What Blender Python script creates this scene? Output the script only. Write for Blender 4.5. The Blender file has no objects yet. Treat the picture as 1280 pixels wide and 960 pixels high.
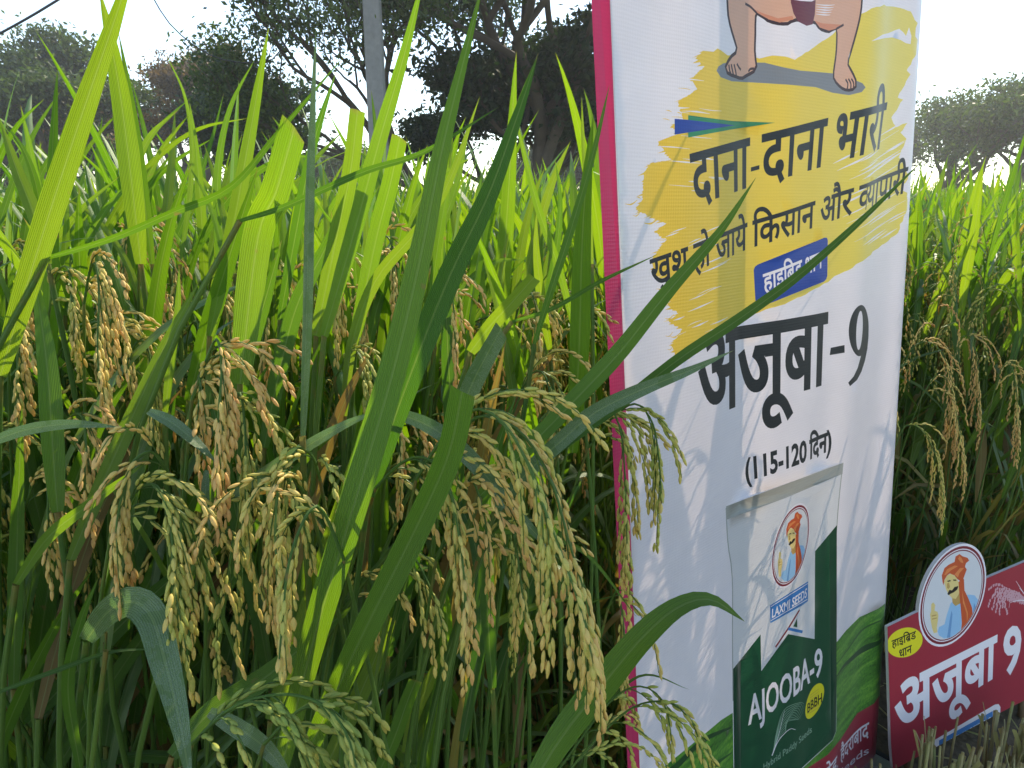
import bpy, math, random
import numpy as np
from mathutils import Vector, Matrix, Quaternion
from mathutils.geometry import delaunay_2d_cdt

R = math.radians
scene = bpy.context.scene
COL = scene.collection

# ------------------------------------------------------------------ camera
F = 850.0                       # focal length in pixels of the 1280 px wide photograph
PITCH = math.atan(230 / F)
CAM = Vector((0, 0, 1.24))
RT = Vector((1, 0, 0)); FW = Vector((0, math.cos(PITCH), -math.sin(PITCH))); UP = Vector((0, math.sin(PITCH), math.cos(PITCH)))
cd = bpy.data.cameras.new('camera'); cam = bpy.data.objects.new('camera', cd); COL.objects.link(cam)
cam.location = CAM; cam.rotation_euler = (math.pi / 2 - PITCH, 0, 0)
cd.lens = F / 1280 * 36; cd.sensor_width = 36; cd.clip_start = 0.02; cd.clip_end = 3000
scene.camera = cam

# ------------------------------------------------------------------ light
SUN_AZ, SUN_EL = R(24), R(37)    # azimuth clockwise from +Y
world = bpy.data.worlds.new('World'); scene.world = world; world.use_nodes = True
wn = world.node_tree.nodes; wl = world.node_tree.links
sky = wn.new('ShaderNodeTexSky'); sky.sky_type = 'NISHITA'; sky.sun_disc = False
sky.sun_elevation = SUN_EL; sky.sun_rotation = SUN_AZ
sky.air_density = 1.0; sky.dust_density = 0.05; sky.altitude = 800; sky.ozone_density = 1.0
wl.new(sky.outputs[0], wn['Background'].inputs[0]); wn['Background'].inputs[1].default_value = 0.14
sd = bpy.data.lights.new('sun', 'SUN'); so = bpy.data.objects.new('sun', sd); COL.objects.link(so)
sd.energy = 2.8; sd.angle = R(0.55); sd.color = (1.0, 0.93, 0.80)
sdir = Vector((math.sin(SUN_AZ) * math.cos(SUN_EL), math.cos(SUN_AZ) * math.cos(SUN_EL), math.sin(SUN_EL)))
so.rotation_euler = sdir.to_track_quat('Z', 'Y').to_euler()
so.location = (5, 8, 9)
scene.view_settings.view_transform = 'Standard'; scene.view_settings.look = 'None'
scene.view_settings.exposure = 1.38; scene.view_settings.gamma = 1.0
scene.view_settings.use_white_balance = True; scene.view_settings.white_balance_temperature = 7400   # the camera's white balance
scene.cycles.max_bounces = 10; scene.cycles.transmission_bounces = 8; scene.cycles.transparent_max_bounces = 8
scene.cycles.sample_clamp_indirect = 6


def W(px, py, d):
    """point of the place seen at photo pixel (px, py), d metres along the view axis"""
    return CAM + d * ((px - 640) / F * RT + (480 - py) / F * UP + FW)


def ray(px, py):
    px = float(px); py = float(py)
    return (px - 640) / F * RT + (480 - py) / F * UP + FW


# ------------------------------------------------------------------ helpers
def tag(o, label=None, cat=None, group=None, kind=None):
    if label: o['label'] = label
    if cat: o['category'] = cat
    if group: o['group'] = group
    if kind: o['kind'] = kind
    return o


def empty(name, loc, rz=0.0):
    o = bpy.data.objects.new(name, None); COL.objects.link(o)
    o.location = loc; o.rotation_euler = (0, 0, rz); o.empty_display_size = 0.1
    return o


class MB:
    """collects vertices, faces and a tint per vertex, then becomes one mesh"""
    def __init__(s): s.v = []; s.f = []; s.t = []; s.uv = []; s.n = 0
    def add(s, v, f, t=0.5, uv=None):
        v = np.asarray(v, float); n = len(v)
        s.v.append(v); s.f.extend([tuple(i + s.n for i in q) for q in f])
        s.t.append(np.full(n, t) if np.isscalar(t) else np.asarray(t, float))
        s.uv.append(np.zeros((n, 2)) if uv is None else np.asarray(uv, float))
        s.n += n
    def mesh(s, name, mats, smooth=True, fm=None):
        m = bpy.data.meshes.new(name)
        V = np.concatenate(s.v) if s.v else np.zeros((0, 3))
        m.from_pydata(V.tolist(), [], s.f)
        a = m.attributes.new('tint', 'FLOAT', 'POINT'); a.data.foreach_set('value', np.concatenate(s.t).astype(np.float32))
        UVs = np.concatenate(s.uv)
        ul = m.uv_layers.new(name='UVMap')
        li = np.zeros(len(m.loops), np.int32); m.loops.foreach_get('vertex_index', li)
        ul.data.foreach_set('uv', UVs[li].astype(np.float32).ravel())
        for x in (mats if isinstance(mats, (list, tuple)) else [mats]): m.materials.append(x)
        if fm is not None: m.polygons.foreach_set('material_index', np.asarray(fm, np.int32))
        if smooth: m.polygons.foreach_set('use_smooth', np.ones(len(m.polygons), bool))
        m.update()
        return m
    def obj(s, name, mats, parent=None, smooth=True, world=True, fm=None):
        return link(name, s.mesh(name, mats, smooth, fm), parent, world)


def link(name, mesh, parent=None, world=False, mat=None):
    o = bpy.data.objects.new(name, mesh); COL.objects.link(o)
    if parent is not None:
        o.parent = parent
        if world: o.matrix_parent_inverse = PM(parent).inverted()
    if mat is not None: o.matrix_basis = mat
    return o


def PM(o):
    m = Matrix.LocRotScale(o.location, o.rotation_euler, o.scale)
    if o.parent: m = PM(o.parent) @ o.matrix_parent_inverse @ m
    return m


def frames(P):
    P = np.asarray(P, float); T = np.gradient(P, axis=0); T /= np.linalg.norm(T, axis=1)[:, None] + 1e-12
    ref = np.array([0.0, 0, 1]) if abs(T[0][2]) < 0.9 else np.array([1.0, 0, 0])
    N = []; n = np.cross(T[0], ref); n /= np.linalg.norm(n)
    for t in T:
        n = n - t * np.dot(n, t); n /= np.linalg.norm(n) + 1e-12; N.append(n)
    N = np.array(N); return T, N, np.cross(T, N)


def tube(mb, P, r, sides=6, t=0.5, cap=True):
    P = np.asarray(P, float); n = len(P); r = np.full(n, r) if np.isscalar(r) else np.asarray(r, float)
    T, N, B = frames(P); a = np.arange(sides) * 2 * math.pi / sides
    V = (P[:, None] + r[:, None, None] * (np.cos(a)[None, :, None] * N[:, None] + np.sin(a)[None, :, None] * B[:, None])).reshape(-1, 3)
    f = [(i * sides + j, i * sides + (j + 1) % sides, (i + 1) * sides + (j + 1) % sides, (i + 1) * sides + j) for i in range(n - 1) for j in range(sides)]
    if cap: f.append(tuple(range(sides))[::-1]); f.append(tuple((n - 1) * sides + j for j in range(sides)))
    uv = np.stack([np.tile(np.linspace(-1, 1, sides), n), np.repeat(np.linspace(0, 1, n), sides)], 1)
    tt = t if np.isscalar(t) else np.repeat(np.asarray(t), sides)
    mb.add(V, f, tt, uv)


def box(mb, c, sx, sy, sz, rot=None, t=0.5):
    c = np.array(c, float)
    V = np.array([[x, y, z] for x in (-.5, .5) for y in (-.5, .5) for z in (-.5, .5)]) * [sx, sy, sz]
    if rot is not None: V = V @ np.array(rot.to_3x3()).T
    mb.add(V + c, [(0, 1, 3, 2), (4, 6, 7, 5), (0, 4, 5, 1), (2, 3, 7, 6), (0, 2, 6, 4), (1, 5, 7, 3)], t)


def spline(pts, n):
    """Catmull-Rom through the points, n samples"""
    P = np.asarray(pts, float)
    if len(P) == 2: return P[0] + (P[1] - P[0]) * np.linspace(0, 1, n)[:, None]
    P = np.vstack([2 * P[0] - P[1], P, 2 * P[-1] - P[-2]])
    L = np.concatenate([[0], np.cumsum(np.linalg.norm(np.diff(P[1:-1], axis=0), axis=1))])
    out = []
    for s in np.linspace(0, L[-1], n):
        k = min(max(np.searchsorted(L, s, side='right') - 1, 0), len(L) - 2); u = (s - L[k]) / (L[k + 1] - L[k])
        a, b, c, d = P[k], P[k + 1], P[k + 2], P[k + 3]
        out.append(.5 * (2 * b + (c - a) * u + (2 * a - 5 * b + 4 * c - d) * u * u + (3 * b - a - 3 * c + d) * u ** 3))
    return np.array(out)


# ------------------------------------------------------------------ materials
def mat(name):
    m = bpy.data.materials.new(name); m.use_nodes = True
    nt = m.node_tree; nt.nodes.clear(); out = nt.nodes.new('ShaderNodeOutputMaterial')
    return m, nt, out


def N(nt, typ, **kw):
    n = nt.nodes.new(typ)
    for k, v in kw.items():
        if k.startswith('i_'): n.inputs[k[2:].replace('_', ' ')].default_value = v
        elif k[0] == 'n' and k[1:].isdigit(): n.inputs[int(k[1:])].default_value = v
        else: setattr(n, k, v)
    return n


def ramp(nt, fac, stops):
    r = nt.nodes.new('ShaderNodeValToRGB'); el = r.color_ramp.elements
    while len(el) > 1: el.remove(el[-1])
    el[0].position = stops[0][0]; el[0].color = (*stops[0][1], 1)
    for p, c in stops[1:]:
        e = el.new(p); e.color = (*c, 1)
    nt.links.new(fac, r.inputs[0]); return r.outputs[0]


def math_(nt, op, a, b=None):
    n = nt.nodes.new('ShaderNodeMath'); n.operation = op
    for i, x in enumerate((a, b)):
        if x is None: continue
        if isinstance(x, (int, float)): n.inputs[i].default_value = x
        else: nt.links.new(x, n.inputs[i])
    return n.outputs[0]


def mixc(nt, fac, a, b, mode='MIX'):
    n = nt.nodes.new('ShaderNodeMix'); n.data_type = 'RGBA'; n.blend_type = mode
    for sock, x in ((n.inputs[0], fac), (n.inputs[6], a), (n.inputs[7], b)):
        if isinstance(x, (int, float)): sock.default_value = x
        elif isinstance(x, tuple): sock.default_value = (*x, 1)
        else: nt.links.new(x, sock)
    return n.outputs[2]


def leaf_material(name, dif, trn, spot=(0.30, 0.20, 0.06), trans=0.52, gloss=0.10, rough=0.46, dew=False):
    """dif / trn: ramps of base and transmitted colour over the leaf's own tint"""
    m, nt, out = mat(name); L = nt.links
    at = N(nt, 'ShaderNodeAttribute', attribute_name='tint'); oi = N(nt, 'ShaderNodeObjectInfo')
    uv = N(nt, 'ShaderNodeUVMap'); sep = N(nt, 'ShaderNodeSeparateXYZ'); L.new(uv.outputs[0], sep.inputs[0])
    tint = math_(nt, 'ADD', math_(nt, 'MULTIPLY', at.outputs['Fac'], 0.6), math_(nt, 'MULTIPLY', oi.outputs['Random'], 0.4))
    geo = N(nt, 'ShaderNodeNewGeometry')
    big = N(nt, 'ShaderNodeTexNoise', i_Scale=9.0, i_Detail=3.0); L.new(geo.outputs['Position'], big.inputs['Vector'])
    tint = math_(nt, 'ADD', tint, math_(nt, 'MULTIPLY', math_(nt, 'SUBTRACT', big.outputs[0], 0.5), 0.5))
    # parallel veins along the blade
    vein = math_(nt, 'SINE', math_(nt, 'MULTIPLY', sep.outputs[0], 46.0))
    fine = N(nt, 'ShaderNodeTexNoise', i_Scale=1.0, i_Detail=4.0)
    mp = N(nt, 'ShaderNodeMapping'); mp.inputs['Scale'].default_value = (9, 2.2, 1); L.new(uv.outputs[0], mp.inputs[0]); L.new(mp.outputs[0], fine.inputs['Vector'])
    mid = math_(nt, 'SUBTRACT', 1.0, math_(nt, 'MINIMUM', math_(nt, 'MULTIPLY', math_(nt, 'ABSOLUTE', sep.outputs[0]), 9.0), 1.0))
    val = math_(nt, 'ADD', math_(nt, 'MULTIPLY', vein, 0.06), math_(nt, 'ADD', 0.72, math_(nt, 'MULTIPLY', fine.outputs[0], 0.55)))
    cd_ = ramp(nt, tint, dif); ct = ramp(nt, tint, trn)
    # brown tips and specks
    tipn = N(nt, 'ShaderNodeTexNoise', i_Scale=60.0, i_Detail=2.0); L.new(geo.outputs['Position'], tipn.inputs['Vector'])
    tip = math_(nt, 'MULTIPLY', math_(nt, 'SUBTRACT', math_(nt, 'ADD', sep.outputs[1], math_(nt, 'MULTIPLY', tipn.outputs[0], 0.12)), 1.03), 18.0)
    spk = math_(nt, 'MULTIPLY', math_(nt, 'SUBTRACT', tipn.outputs[0], 0.72), 12.0)
    fk = nt.nodes.new('ShaderNodeClamp'); L.new(math_(nt, 'MAXIMUM', tip, spk), fk.inputs[0])
    sc = lambda c: mixc(nt, 1.0, c, comb(nt, val), 'MULTIPLY')
    cd2 = mixc(nt, fk.outputs[0], mixc(nt, math_(nt, 'MULTIPLY', mid, 0.35), sc(cd_), (0.30, 0.40, 0.16)), spot)
    ct2 = mixc(nt, fk.outputs[0], mixc(nt, math_(nt, 'MULTIPLY', mid, 0.45), sc(ct), (0.40, 0.52, 0.10)), spot)
    d = N(nt, 'ShaderNodeBsdfDiffuse'); t = N(nt, 'ShaderNodeBsdfTranslucent'); g = N(nt, 'ShaderNodeBsdfGlossy')
    L.new(cd2, d.inputs[0]); L.new(ct2, t.inputs[0]); g.inputs['Roughness'].default_value = rough; g.inputs[0].default_value = (0.85, 0.9, 0.85, 1)
    bump = N(nt, 'ShaderNodeBump', i_Strength=0.35, i_Distance=0.0006); L.new(math_(nt, 'ADD', vein, math_(nt, 'MULTIPLY', fine.outputs[0], 1.5)), bump.inputs['Height'])
    for s in (d, t, g): L.new(bump.outputs[0], s.inputs['Normal'])
    mx = N(nt, 'ShaderNodeMixShader', n0=trans); L.new(d.outputs[0], mx.inputs[1]); L.new(t.outputs[0], mx.inputs[2])
    fr = N(nt, 'ShaderNodeFresnel', n0=1.42)
    fac = math_(nt, 'ADD', math_(nt, 'MINIMUM', math_(nt, 'MULTIPLY', fr.outputs[0], 0.25), 0.085), gloss * 0.12)
    if dew:   # fine dew beads whiten and roughen the blade
        dn = N(nt, 'ShaderNodeTexVoronoi', i_Scale=2600.0); L.new(geo.outputs['Position'], dn.inputs['Vector'])
        dd = math_(nt, 'LESS_THAN', dn.outputs['Distance'], 0.42)
        dn2 = N(nt, 'ShaderNodeTexNoise', i_Scale=70.0); L.new(geo.outputs['Position'], dn2.inputs['Vector'])
        dd = math_(nt, 'MULTIPLY', dd, math_(nt, 'GREATER_THAN', dn2.outputs[0], 0.42))
        fac = math_(nt, 'ADD', fac, math_(nt, 'MULTIPLY', dd, 0.13))
    mx2 = N(nt, 'ShaderNodeMixShader'); L.new(fac, mx2.inputs[0]); L.new(mx.outputs[0], mx2.inputs[1]); L.new(g.outputs[0], mx2.inputs[2])
    L.new(mx2.outputs[0], out.inputs[0]); return m


def comb(nt, v):
    c = nt.nodes.new('ShaderNodeCombineColor')
    for i in range(3): nt.links.new(v, c.inputs[i])
    return c.outputs[0]


M = {}
M['leaf'] = leaf_material('rice_leaf', [(0.05, (0.040, 0.105, 0.022)), (0.5, (0.080, 0.175, 0.028)), (0.95, (0.16, 0.24, 0.04))],
                          [(0.05, (0.09, 0.26, 0.008)), (0.5, (0.20, 0.40, 0.010)), (0.95, (0.33, 0.48, 0.016))])
M['leaf_dew'] = leaf_material('rice_leaf_dewy', [(0.1, (0.12, 0.20, 0.075)), (0.9, (0.19, 0.28, 0.11))],
                              [(0.1, (0.10, 0.22, 0.05)), (0.9, (0.16, 0.30, 0.08))], trans=0.35, rough=0.45, dew=True)
M['leaf_dry'] = leaf_material('rice_leaf_yellowing', [(0.1, (0.16, 0.10, 0.035)), (0.5, (0.26, 0.19, 0.05)), (0.9, (0.32, 0.27, 0.07))],
                              [(0.1, (0.30, 0.15, 0.03)), (0.5, (0.50, 0.34, 0.05)), (0.9, (0.58, 0.50, 0.06))], trans=0.42)
M['stem'] = leaf_material('rice_stem', [(0.1, (0.07, 0.17, 0.03)), (0.9, (0.18, 0.30, 0.06))],
                          [(0.1, (0.10, 0.18, 0.02)), (0.9, (0.22, 0.32, 0.04))], trans=0.38)
M['straw'] = leaf_material('straw', [(0.1, (0.34, 0.27, 0.13)), (0.5, (0.50, 0.43, 0.20)), (0.9, (0.36, 0.38, 0.14))],
                           [(0.1, (0.22, 0.15, 0.05)), (0.9, (0.34, 0.30, 0.10))], trans=0.3)


def grain_material():
    m, nt, out = mat('rice_grain'); L = nt.links
    at = N(nt, 'ShaderNodeAttribute', attribute_name='tint')
    geo = N(nt, 'ShaderNodeNewGeometry'); no = N(nt, 'ShaderNodeTexNoise', i_Scale=700.0, i_Detail=2.0); L.new(geo.outputs['Position'], no.inputs['Vector'])
    t = math_(nt, 'ADD', at.outputs['Fac'], math_(nt, 'MULTIPLY', math_(nt, 'SUBTRACT', no.outputs[0], 0.5), 0.35))
    c = ramp(nt, t, [(0.0, (0.30, 0.40, 0.08)), (0.35, (0.58, 0.56, 0.12)), (0.62, (0.82, 0.63, 0.18)), (0.88, (0.85, 0.56, 0.19)), (1.0, (0.78, 0.46, 0.16))])
    p = N(nt, 'ShaderNodeBsdfPrincipled'); L.new(c, p.inputs['Base Color']); p.inputs['Roughness'].default_value = 0.55
    p.inputs['Specular IOR Level'].default_value = 0.4
    b = N(nt, 'ShaderNodeBump', i_Strength=0.5, i_Distance=0.0004); L.new(no.outputs[0], b.inputs['Height']); L.new(b.outputs[0], p.inputs['Normal'])
    tr = N(nt, 'ShaderNodeBsdfTranslucent'); L.new(c, tr.inputs[0])
    mx = N(nt, 'ShaderNodeMixShader', n0=0.30); L.new(p.outputs[0], mx.inputs[1]); L.new(tr.outputs[0], mx.inputs[2])
    L.new(mx.outputs[0], out.inputs[0]); return m


M['grain'] = grain_material()


def plain(name, col, rough=0.6, metal=0.0, noise=0.15, scale=20.0, bump=0.2, dist=0.002):
    m, nt, out = mat(name); L = nt.links
    tc = N(nt, 'ShaderNodeTexCoord'); no = N(nt, 'ShaderNodeTexNoise', i_Scale=scale, i_Detail=5.0); L.new(tc.outputs['Object'], no.inputs['Vector'])
    c = mixc(nt, no.outputs[0], tuple(x * (1 - noise) for x in col), tuple(min(1, x * (1 + noise)) for x in col))
    p = N(nt, 'ShaderNodeBsdfPrincipled'); L.new(c, p.inputs['Base Color']); p.inputs['Roughness'].default_value = rough; p.inputs['Metallic'].default_value = metal
    b = N(nt, 'ShaderNodeBump', i_Strength=bump, i_Distance=dist); L.new(no.outputs[0], b.inputs['Height']); L.new(b.outputs[0], p.inputs['Normal'])
    L.new(p.outputs[0], out.inputs[0]); return m


# ------------------------------------------------------------------ flat print: one sheet cut into exact ink areas
class Plane:
    """a flat sheet in the place; u runs to its right, v runs down, both in metres"""
    def __init__(s, P0, a, b):
        s.P0, s.a, s.b = P0, a.normalized(), b.normalized(); s.n = s.a.cross(s.b).normalized()
        if s.n.dot(CAM - P0) < 0: s.n = -s.n
    def uv(s, px, py):
        r = ray(px, py); t = (s.P0 - CAM).dot(s.n) / r.dot(s.n); q = CAM + r * t - s.P0
        ab = s.a.dot(s.b); qa, qb = q.dot(s.a), q.dot(s.b); D = 1 - ab * ab
        return ((qa - ab * qb) / D, (qb - ab * qa) / D)
    def P(s, u, v, off=0.0): return s.P0 + s.a * float(u) + s.b * float(v) + s.n * float(off)


def homog(src, dst):
    A = []; B = []
    for (x, y), (u, v) in zip(src, dst):
        A += [[x, y, 1, 0, 0, 0, -u * x, -u * y], [0, 0, 0, x, y, 1, -v * x, -v * y]]; B += [u, v]
    h = np.append(np.linalg.solve(np.array(A, float), np.array(B, float)), 1).reshape(3, 3)
    return lambda x, y: ((h[0, 0] * x + h[0, 1] * y + h[0, 2]) / (h[2, 0] * x + h[2, 1] * y + h[2, 2]),
                         (h[1, 0] * x + h[1, 1] * y + h[1, 2]) / (h[2, 0] * x + h[2, 1] * y + h[2, 2]))


def raw_loops(s):
    c = bpy.data.curves.new('letters', 'FONT'); c.body = s; c.fill_mode = 'NONE'; c.resolution_u = 3
    o = bpy.data.objects.new('letters', c); COL.objects.link(o)
    m = o.evaluated_get(bpy.context.evaluated_depsgraph_get()).to_mesh()
    co = [(v.co.x, v.co.y) for v in m.vertices]; nxt = {}
    for e in m.edges: nxt.setdefault(e.vertices[0], []).append(e.vertices[1]); nxt.setdefault(e.vertices[1], []).append(e.vertices[0])
    seen = set(); out = []
    for i in range(len(co)):
        if i in seen or i not in nxt: continue
        lp = [i]; seen.add(i); k = next((j for j in nxt[i] if j == i + 1), nxt[i][0])
        while k not in seen:
            seen.add(k); lp.append(k); c2 = [j for j in nxt[k] if j not in seen]
            if not c2: break
            k = c2[0]
        if len(lp) > 2: out.append([co[j] for j in lp])
    o.to_mesh_clear(); bpy.data.objects.remove(o); bpy.data.curves.remove(c)
    return out


def bolden(lp, w, wy=None):
    P = np.array(lp); n = len(P); wy = w if wy is None else wy
    P = P[[i for i in range(n) if np.linalg.norm(P[i] - P[i - 1]) > 1e-5]]
    d1 = P - np.roll(P, 1, 0); d2 = np.roll(P, -1, 0) - P
    n1 = np.stack([-d1[:, 1], d1[:, 0]], 1); n2 = np.stack([-d2[:, 1], d2[:, 0]], 1)
    n1 /= np.linalg.norm(n1, axis=1)[:, None]; n2 /= np.linalg.norm(n2, axis=1)[:, None]
    m = n1 + n2; l2 = (m ** 2).sum(1)[:, None]; m = m / np.maximum(l2, 0.5) * 2
    return [tuple(p) for p in P + m * np.array([w, wy])]


def area(lp):
    P = np.array(lp); return 0.5 * np.sum(P[:, 0] * np.roll(P[:, 1], -1) - np.roll(P[:, 0], -1) * P[:, 1])


def words(tokens, bold=0.0, boldy=None):
    """token: text, or (text, clip_x), or ('/', polygon) drawn relative to the previous letter"""
    out = []; x = 0.0; last = 0.0
    for tk in tokens:
        if isinstance(tk, tuple) and tk[0] == '/':
            out.append([(last + a, b) for a, b in tk[1]]); continue
        s, clip = (tk if isinstance(tk, tuple) else (tk, None))
        L = raw_loops(s)
        if clip is not None:
            L = [[(min(a, clip), b) for a, b in lp] for lp in L]
        big = max(L, key=lambda q: abs(area(q)))
        sg = -1 if area(big) > 0 else 1        # outer contours made clockwise
        L = [lp if sg > 0 else lp[::-1] for lp in L]
        xm = max(a for lp in L for a, b in lp)
        last = x
        out += [[(a + x, b) for a, b in lp] for lp in L]
        x += (clip if clip is not None else xm - 0.014) + 0.26 * (len(s) - len(s.rstrip()))
    if bold: out = [bolden(lp, bold, boldy) for lp in out]
    return out


class Print:
    def __init__(s, plane): s.pl = plane; s.layers = []; s.mats = []
    def m(s, mt):
        if mt not in s.mats: s.mats.append(mt)
        return s.mats.index(mt)
    def uvs(s, pts, off=(0, 0), k=1.0): return [s.pl.uv(off[0] + x / k, off[1] + y / k) for x, y in pts]
    def poly(s, mt, pts, off=(0, 0), k=1.0): s.layers.append(([s.uvs(pts, off, k)], s.m(mt)))
    def raw(s, mt, loops): s.layers.append((loops, s.m(mt)))
    def stroke(s, mt, pts, w, off=(0, 0), k=1.0, n=None):
        P = np.array(s.uvs(pts, off, k)); s.strokeuv(mt, P, w, n)
    def strokeuv(s, mt, P, w, n=None):
        P = np.array(P); P3 = np.hstack([P, np.zeros((len(P), 1))])
        Q = spline(P3, n or max(3, 3 * len(P)))[:, :2] if n != 0 else P
        T = np.gradient(Q, axis=0); T /= np.linalg.norm(T, axis=1)[:, None] + 1e-12; Nn = np.stack([-T[:, 1], T[:, 0]], 1)
        ww = (np.full(len(Q), w) if np.isscalar(w) else np.interp(np.linspace(0, 1, len(Q)), np.linspace(0, 1, len(w)), w))[:, None] / 2
        s.raw(mt, [[tuple(p) for p in np.vstack([Q + Nn * ww, (Q - Nn * ww)[::-1]])]])
    def text(s, mt, tokens, quad, bold=0.0, boldy=None, off=(0, 0), k=1.0, ytop=0.622, xr=None, ybot=0.0):
        """quad: top-left, top-right, bottom-right, bottom-left of the letter body, in pixels of a crop"""
        L = words(tokens, bold, boldy); xs = [a for lp in L for a, b in lp]
        x0, x1 = (min(xs), max(xs)) if xr is None else xr
        H = homog([(x0, ytop), (x1, ytop), (x1, ybot), (x0, ybot)], [(off[0] + x / k, off[1] + y / k) for x, y in quad])
        s.raw(mt, [[s.pl.uv(*H(a, b)) for a, b in lp] for lp in L])
    def build(s, name, parent, grid=(0.02, 0.02), disp=None):
        """layer 0.. in painting order; every layer whose material is base-marked bounds the sheet"""
        V = []; E = []
        for loops, _ in s.layers:
            for lp in loops:
                b = len(V); V += lp; n = len(lp); E += [(b + i, b + (i + 1) % n) for i in range(n)]
        b0 = np.array([p for lps in [s.layers[i][0] for i in s.base] for lp in lps for p in lp])
        (u0, v0), (u1, v1) = b0.min(0), b0.max(0)
        for i in range(1, int((u1 - u0) / grid[0])):
            for j in range(1, int((v1 - v0) / grid[1])):
                V.append((u0 + grid[0] * (i + 0.31 * (j % 2)), v0 + grid[1] * j))
        co, _, faces, *_r = delaunay_2d_cdt([Vector(p) for p in V], E, [], 0, 1e-6)
        co = np.array([(c[0], c[1]) for c in co]); Fc = np.array([tuple(f) for f in faces]); C = co[Fc].mean(1)
        ids = np.full(len(Fc), -1)
        for li, (loops, mi) in enumerate(s.layers):
            A = np.array([p for lp in loops for p in lp]); lo, hi = A.min(0), A.max(0)
            sel = np.where((C[:, 0] >= lo[0]) & (C[:, 0] <= hi[0]) & (C[:, 1] >= lo[1]) & (C[:, 1] <= hi[1]))[0]
            w = np.zeros(len(sel)); X = C[sel]
            for lp in loops:
                P = np.array(lp); Q = np.roll(P, -1, 0)
                for (x1_, y1_), (x2_, y2_) in zip(P, Q):
                    if y1_ == y2_: continue
                    up = (y1_ <= X[:, 1]) & (y2_ > X[:, 1]); dn = (y2_ <= X[:, 1]) & (y1_ > X[:, 1])
                    side = x1_ + (X[:, 1] - y1_) / (y2_ - y1_) * (x2_ - x1_) > X[:, 0]
                    w += (up & side).astype(int) - (dn & side).astype(int)
            hit = sel[w != 0]
            if li in s.base: ids[hit] = np.where(ids[hit] < 0, mi, mi)
            else: hit = hit[ids[hit] >= 0]; ids[hit] = mi
        keep = ids >= 0; Fc = Fc[keep]; ids = ids[keep]
        mb = MB(); 
        P3 = np.array([tuple(s.pl.P(u, v, disp(u, v) if disp else 0)) for u, v in co])
        nn = np.cross(P3[Fc[0][1]] - P3[Fc[0][0]], P3[Fc[0][2]] - P3[Fc[0][0]])
        if np.dot(nn, np.array(s.pl.n)) < 0: Fc = Fc[:, ::-1]
        mb.add(P3, [tuple(int(i) for i in f) for f in Fc], 0.5, co)
        return mb.obj(name, s.mats, parent, fm=ids)


_ink = {}
def ink(name, col, kind='cloth', col2=None, rough=0.42):
    """ink printed on the banner cloth (lets light through) or on the board"""
    if (name, kind) in _ink: return _ink[(name, kind)]
    m, nt, out = mat(kind + '_' + name); L = nt.links
    uv = N(nt, 'ShaderNodeUVMap'); sp = N(nt, 'ShaderNodeSeparateXYZ'); L.new(uv.outputs[0], sp.inputs[0])
    no = N(nt, 'ShaderNodeTexNoise', i_Scale=14.0, i_Detail=5.0); L.new(uv.outputs[0], no.inputs['Vector'])
    c = mixc(nt, no.outputs[0], tuple(x * 0.93 for x in col), tuple(min(1, x * 1.06) for x in col))
    if col2 is not None:
        c = mixc(nt, ramp(nt, sp.outputs[0], [(0.1, (0, 0, 0)), (0.62, (1, 1, 1))]), c, col2)
    hb = math_(nt, 'SINE', math_(nt, 'MULTIPLY', sp.outputs[1], 2 * math.pi / 0.0042)); hu = math_(nt, 'SINE', math_(nt, 'MULTIPLY', sp.outputs[0], 2 * math.pi / 0.0030))
    weave = math_(nt, 'ADD', hb, math_(nt, 'MULTIPLY', hu, 0.6))
    if kind == 'cloth':
        c = mixc(nt, math_(nt, 'ADD', 0.5, math_(nt, 'MULTIPLY', weave, 0.22)), mixc(nt, 1.0, c, (0.93, 0.93, 0.93), 'MULTIPLY'), c)
        bump = N(nt, 'ShaderNodeBump', i_Strength=0.25, i_Distance=0.0003); L.new(weave, bump.inputs['Height'])
        d = N(nt, 'ShaderNodeBsdfDiffuse'); t = N(nt, 'ShaderNodeBsdfTranslucent'); g = N(nt, 'ShaderNodeBsdfGlossy'); g.inputs['Roughness'].default_value = rough
        L.new(c, d.inputs[0]); L.new(mixc(nt, 1.0, c, (1.0, 0.90, 0.86), 'MULTIPLY'), t.inputs[0])
        for s_ in (d, g): L.new(bump.outputs[0], s_.inputs['Normal'])
        mx = N(nt, 'ShaderNodeMixShader', n0=CLOTH_T); L.new(d.outputs[0], mx.inputs[1]); L.new(t.outputs[0], mx.inputs[2])
        fr = N(nt, 'ShaderNodeFresnel', n0=1.38); m2 = N(nt, 'ShaderNodeMixShader'); L.new(math_(nt, 'MULTIPLY', fr.outputs[0], 0.8), m2.inputs[0])
        L.new(mx.outputs[0], m2.inputs[1]); L.new(g.outputs[0], m2.inputs[2]); L.new(m2.outputs[0], out.inputs[0])
    else:
        p = N(nt, 'ShaderNodeBsdfPrincipled'); L.new(c, p.inputs['Base Color']); p.inputs['Roughness'].default_value = rough
        L.new(p.outputs[0], out.inputs[0])
    _ink[(name, kind)] = m; return m


CLOTH_T = 0.30


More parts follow.
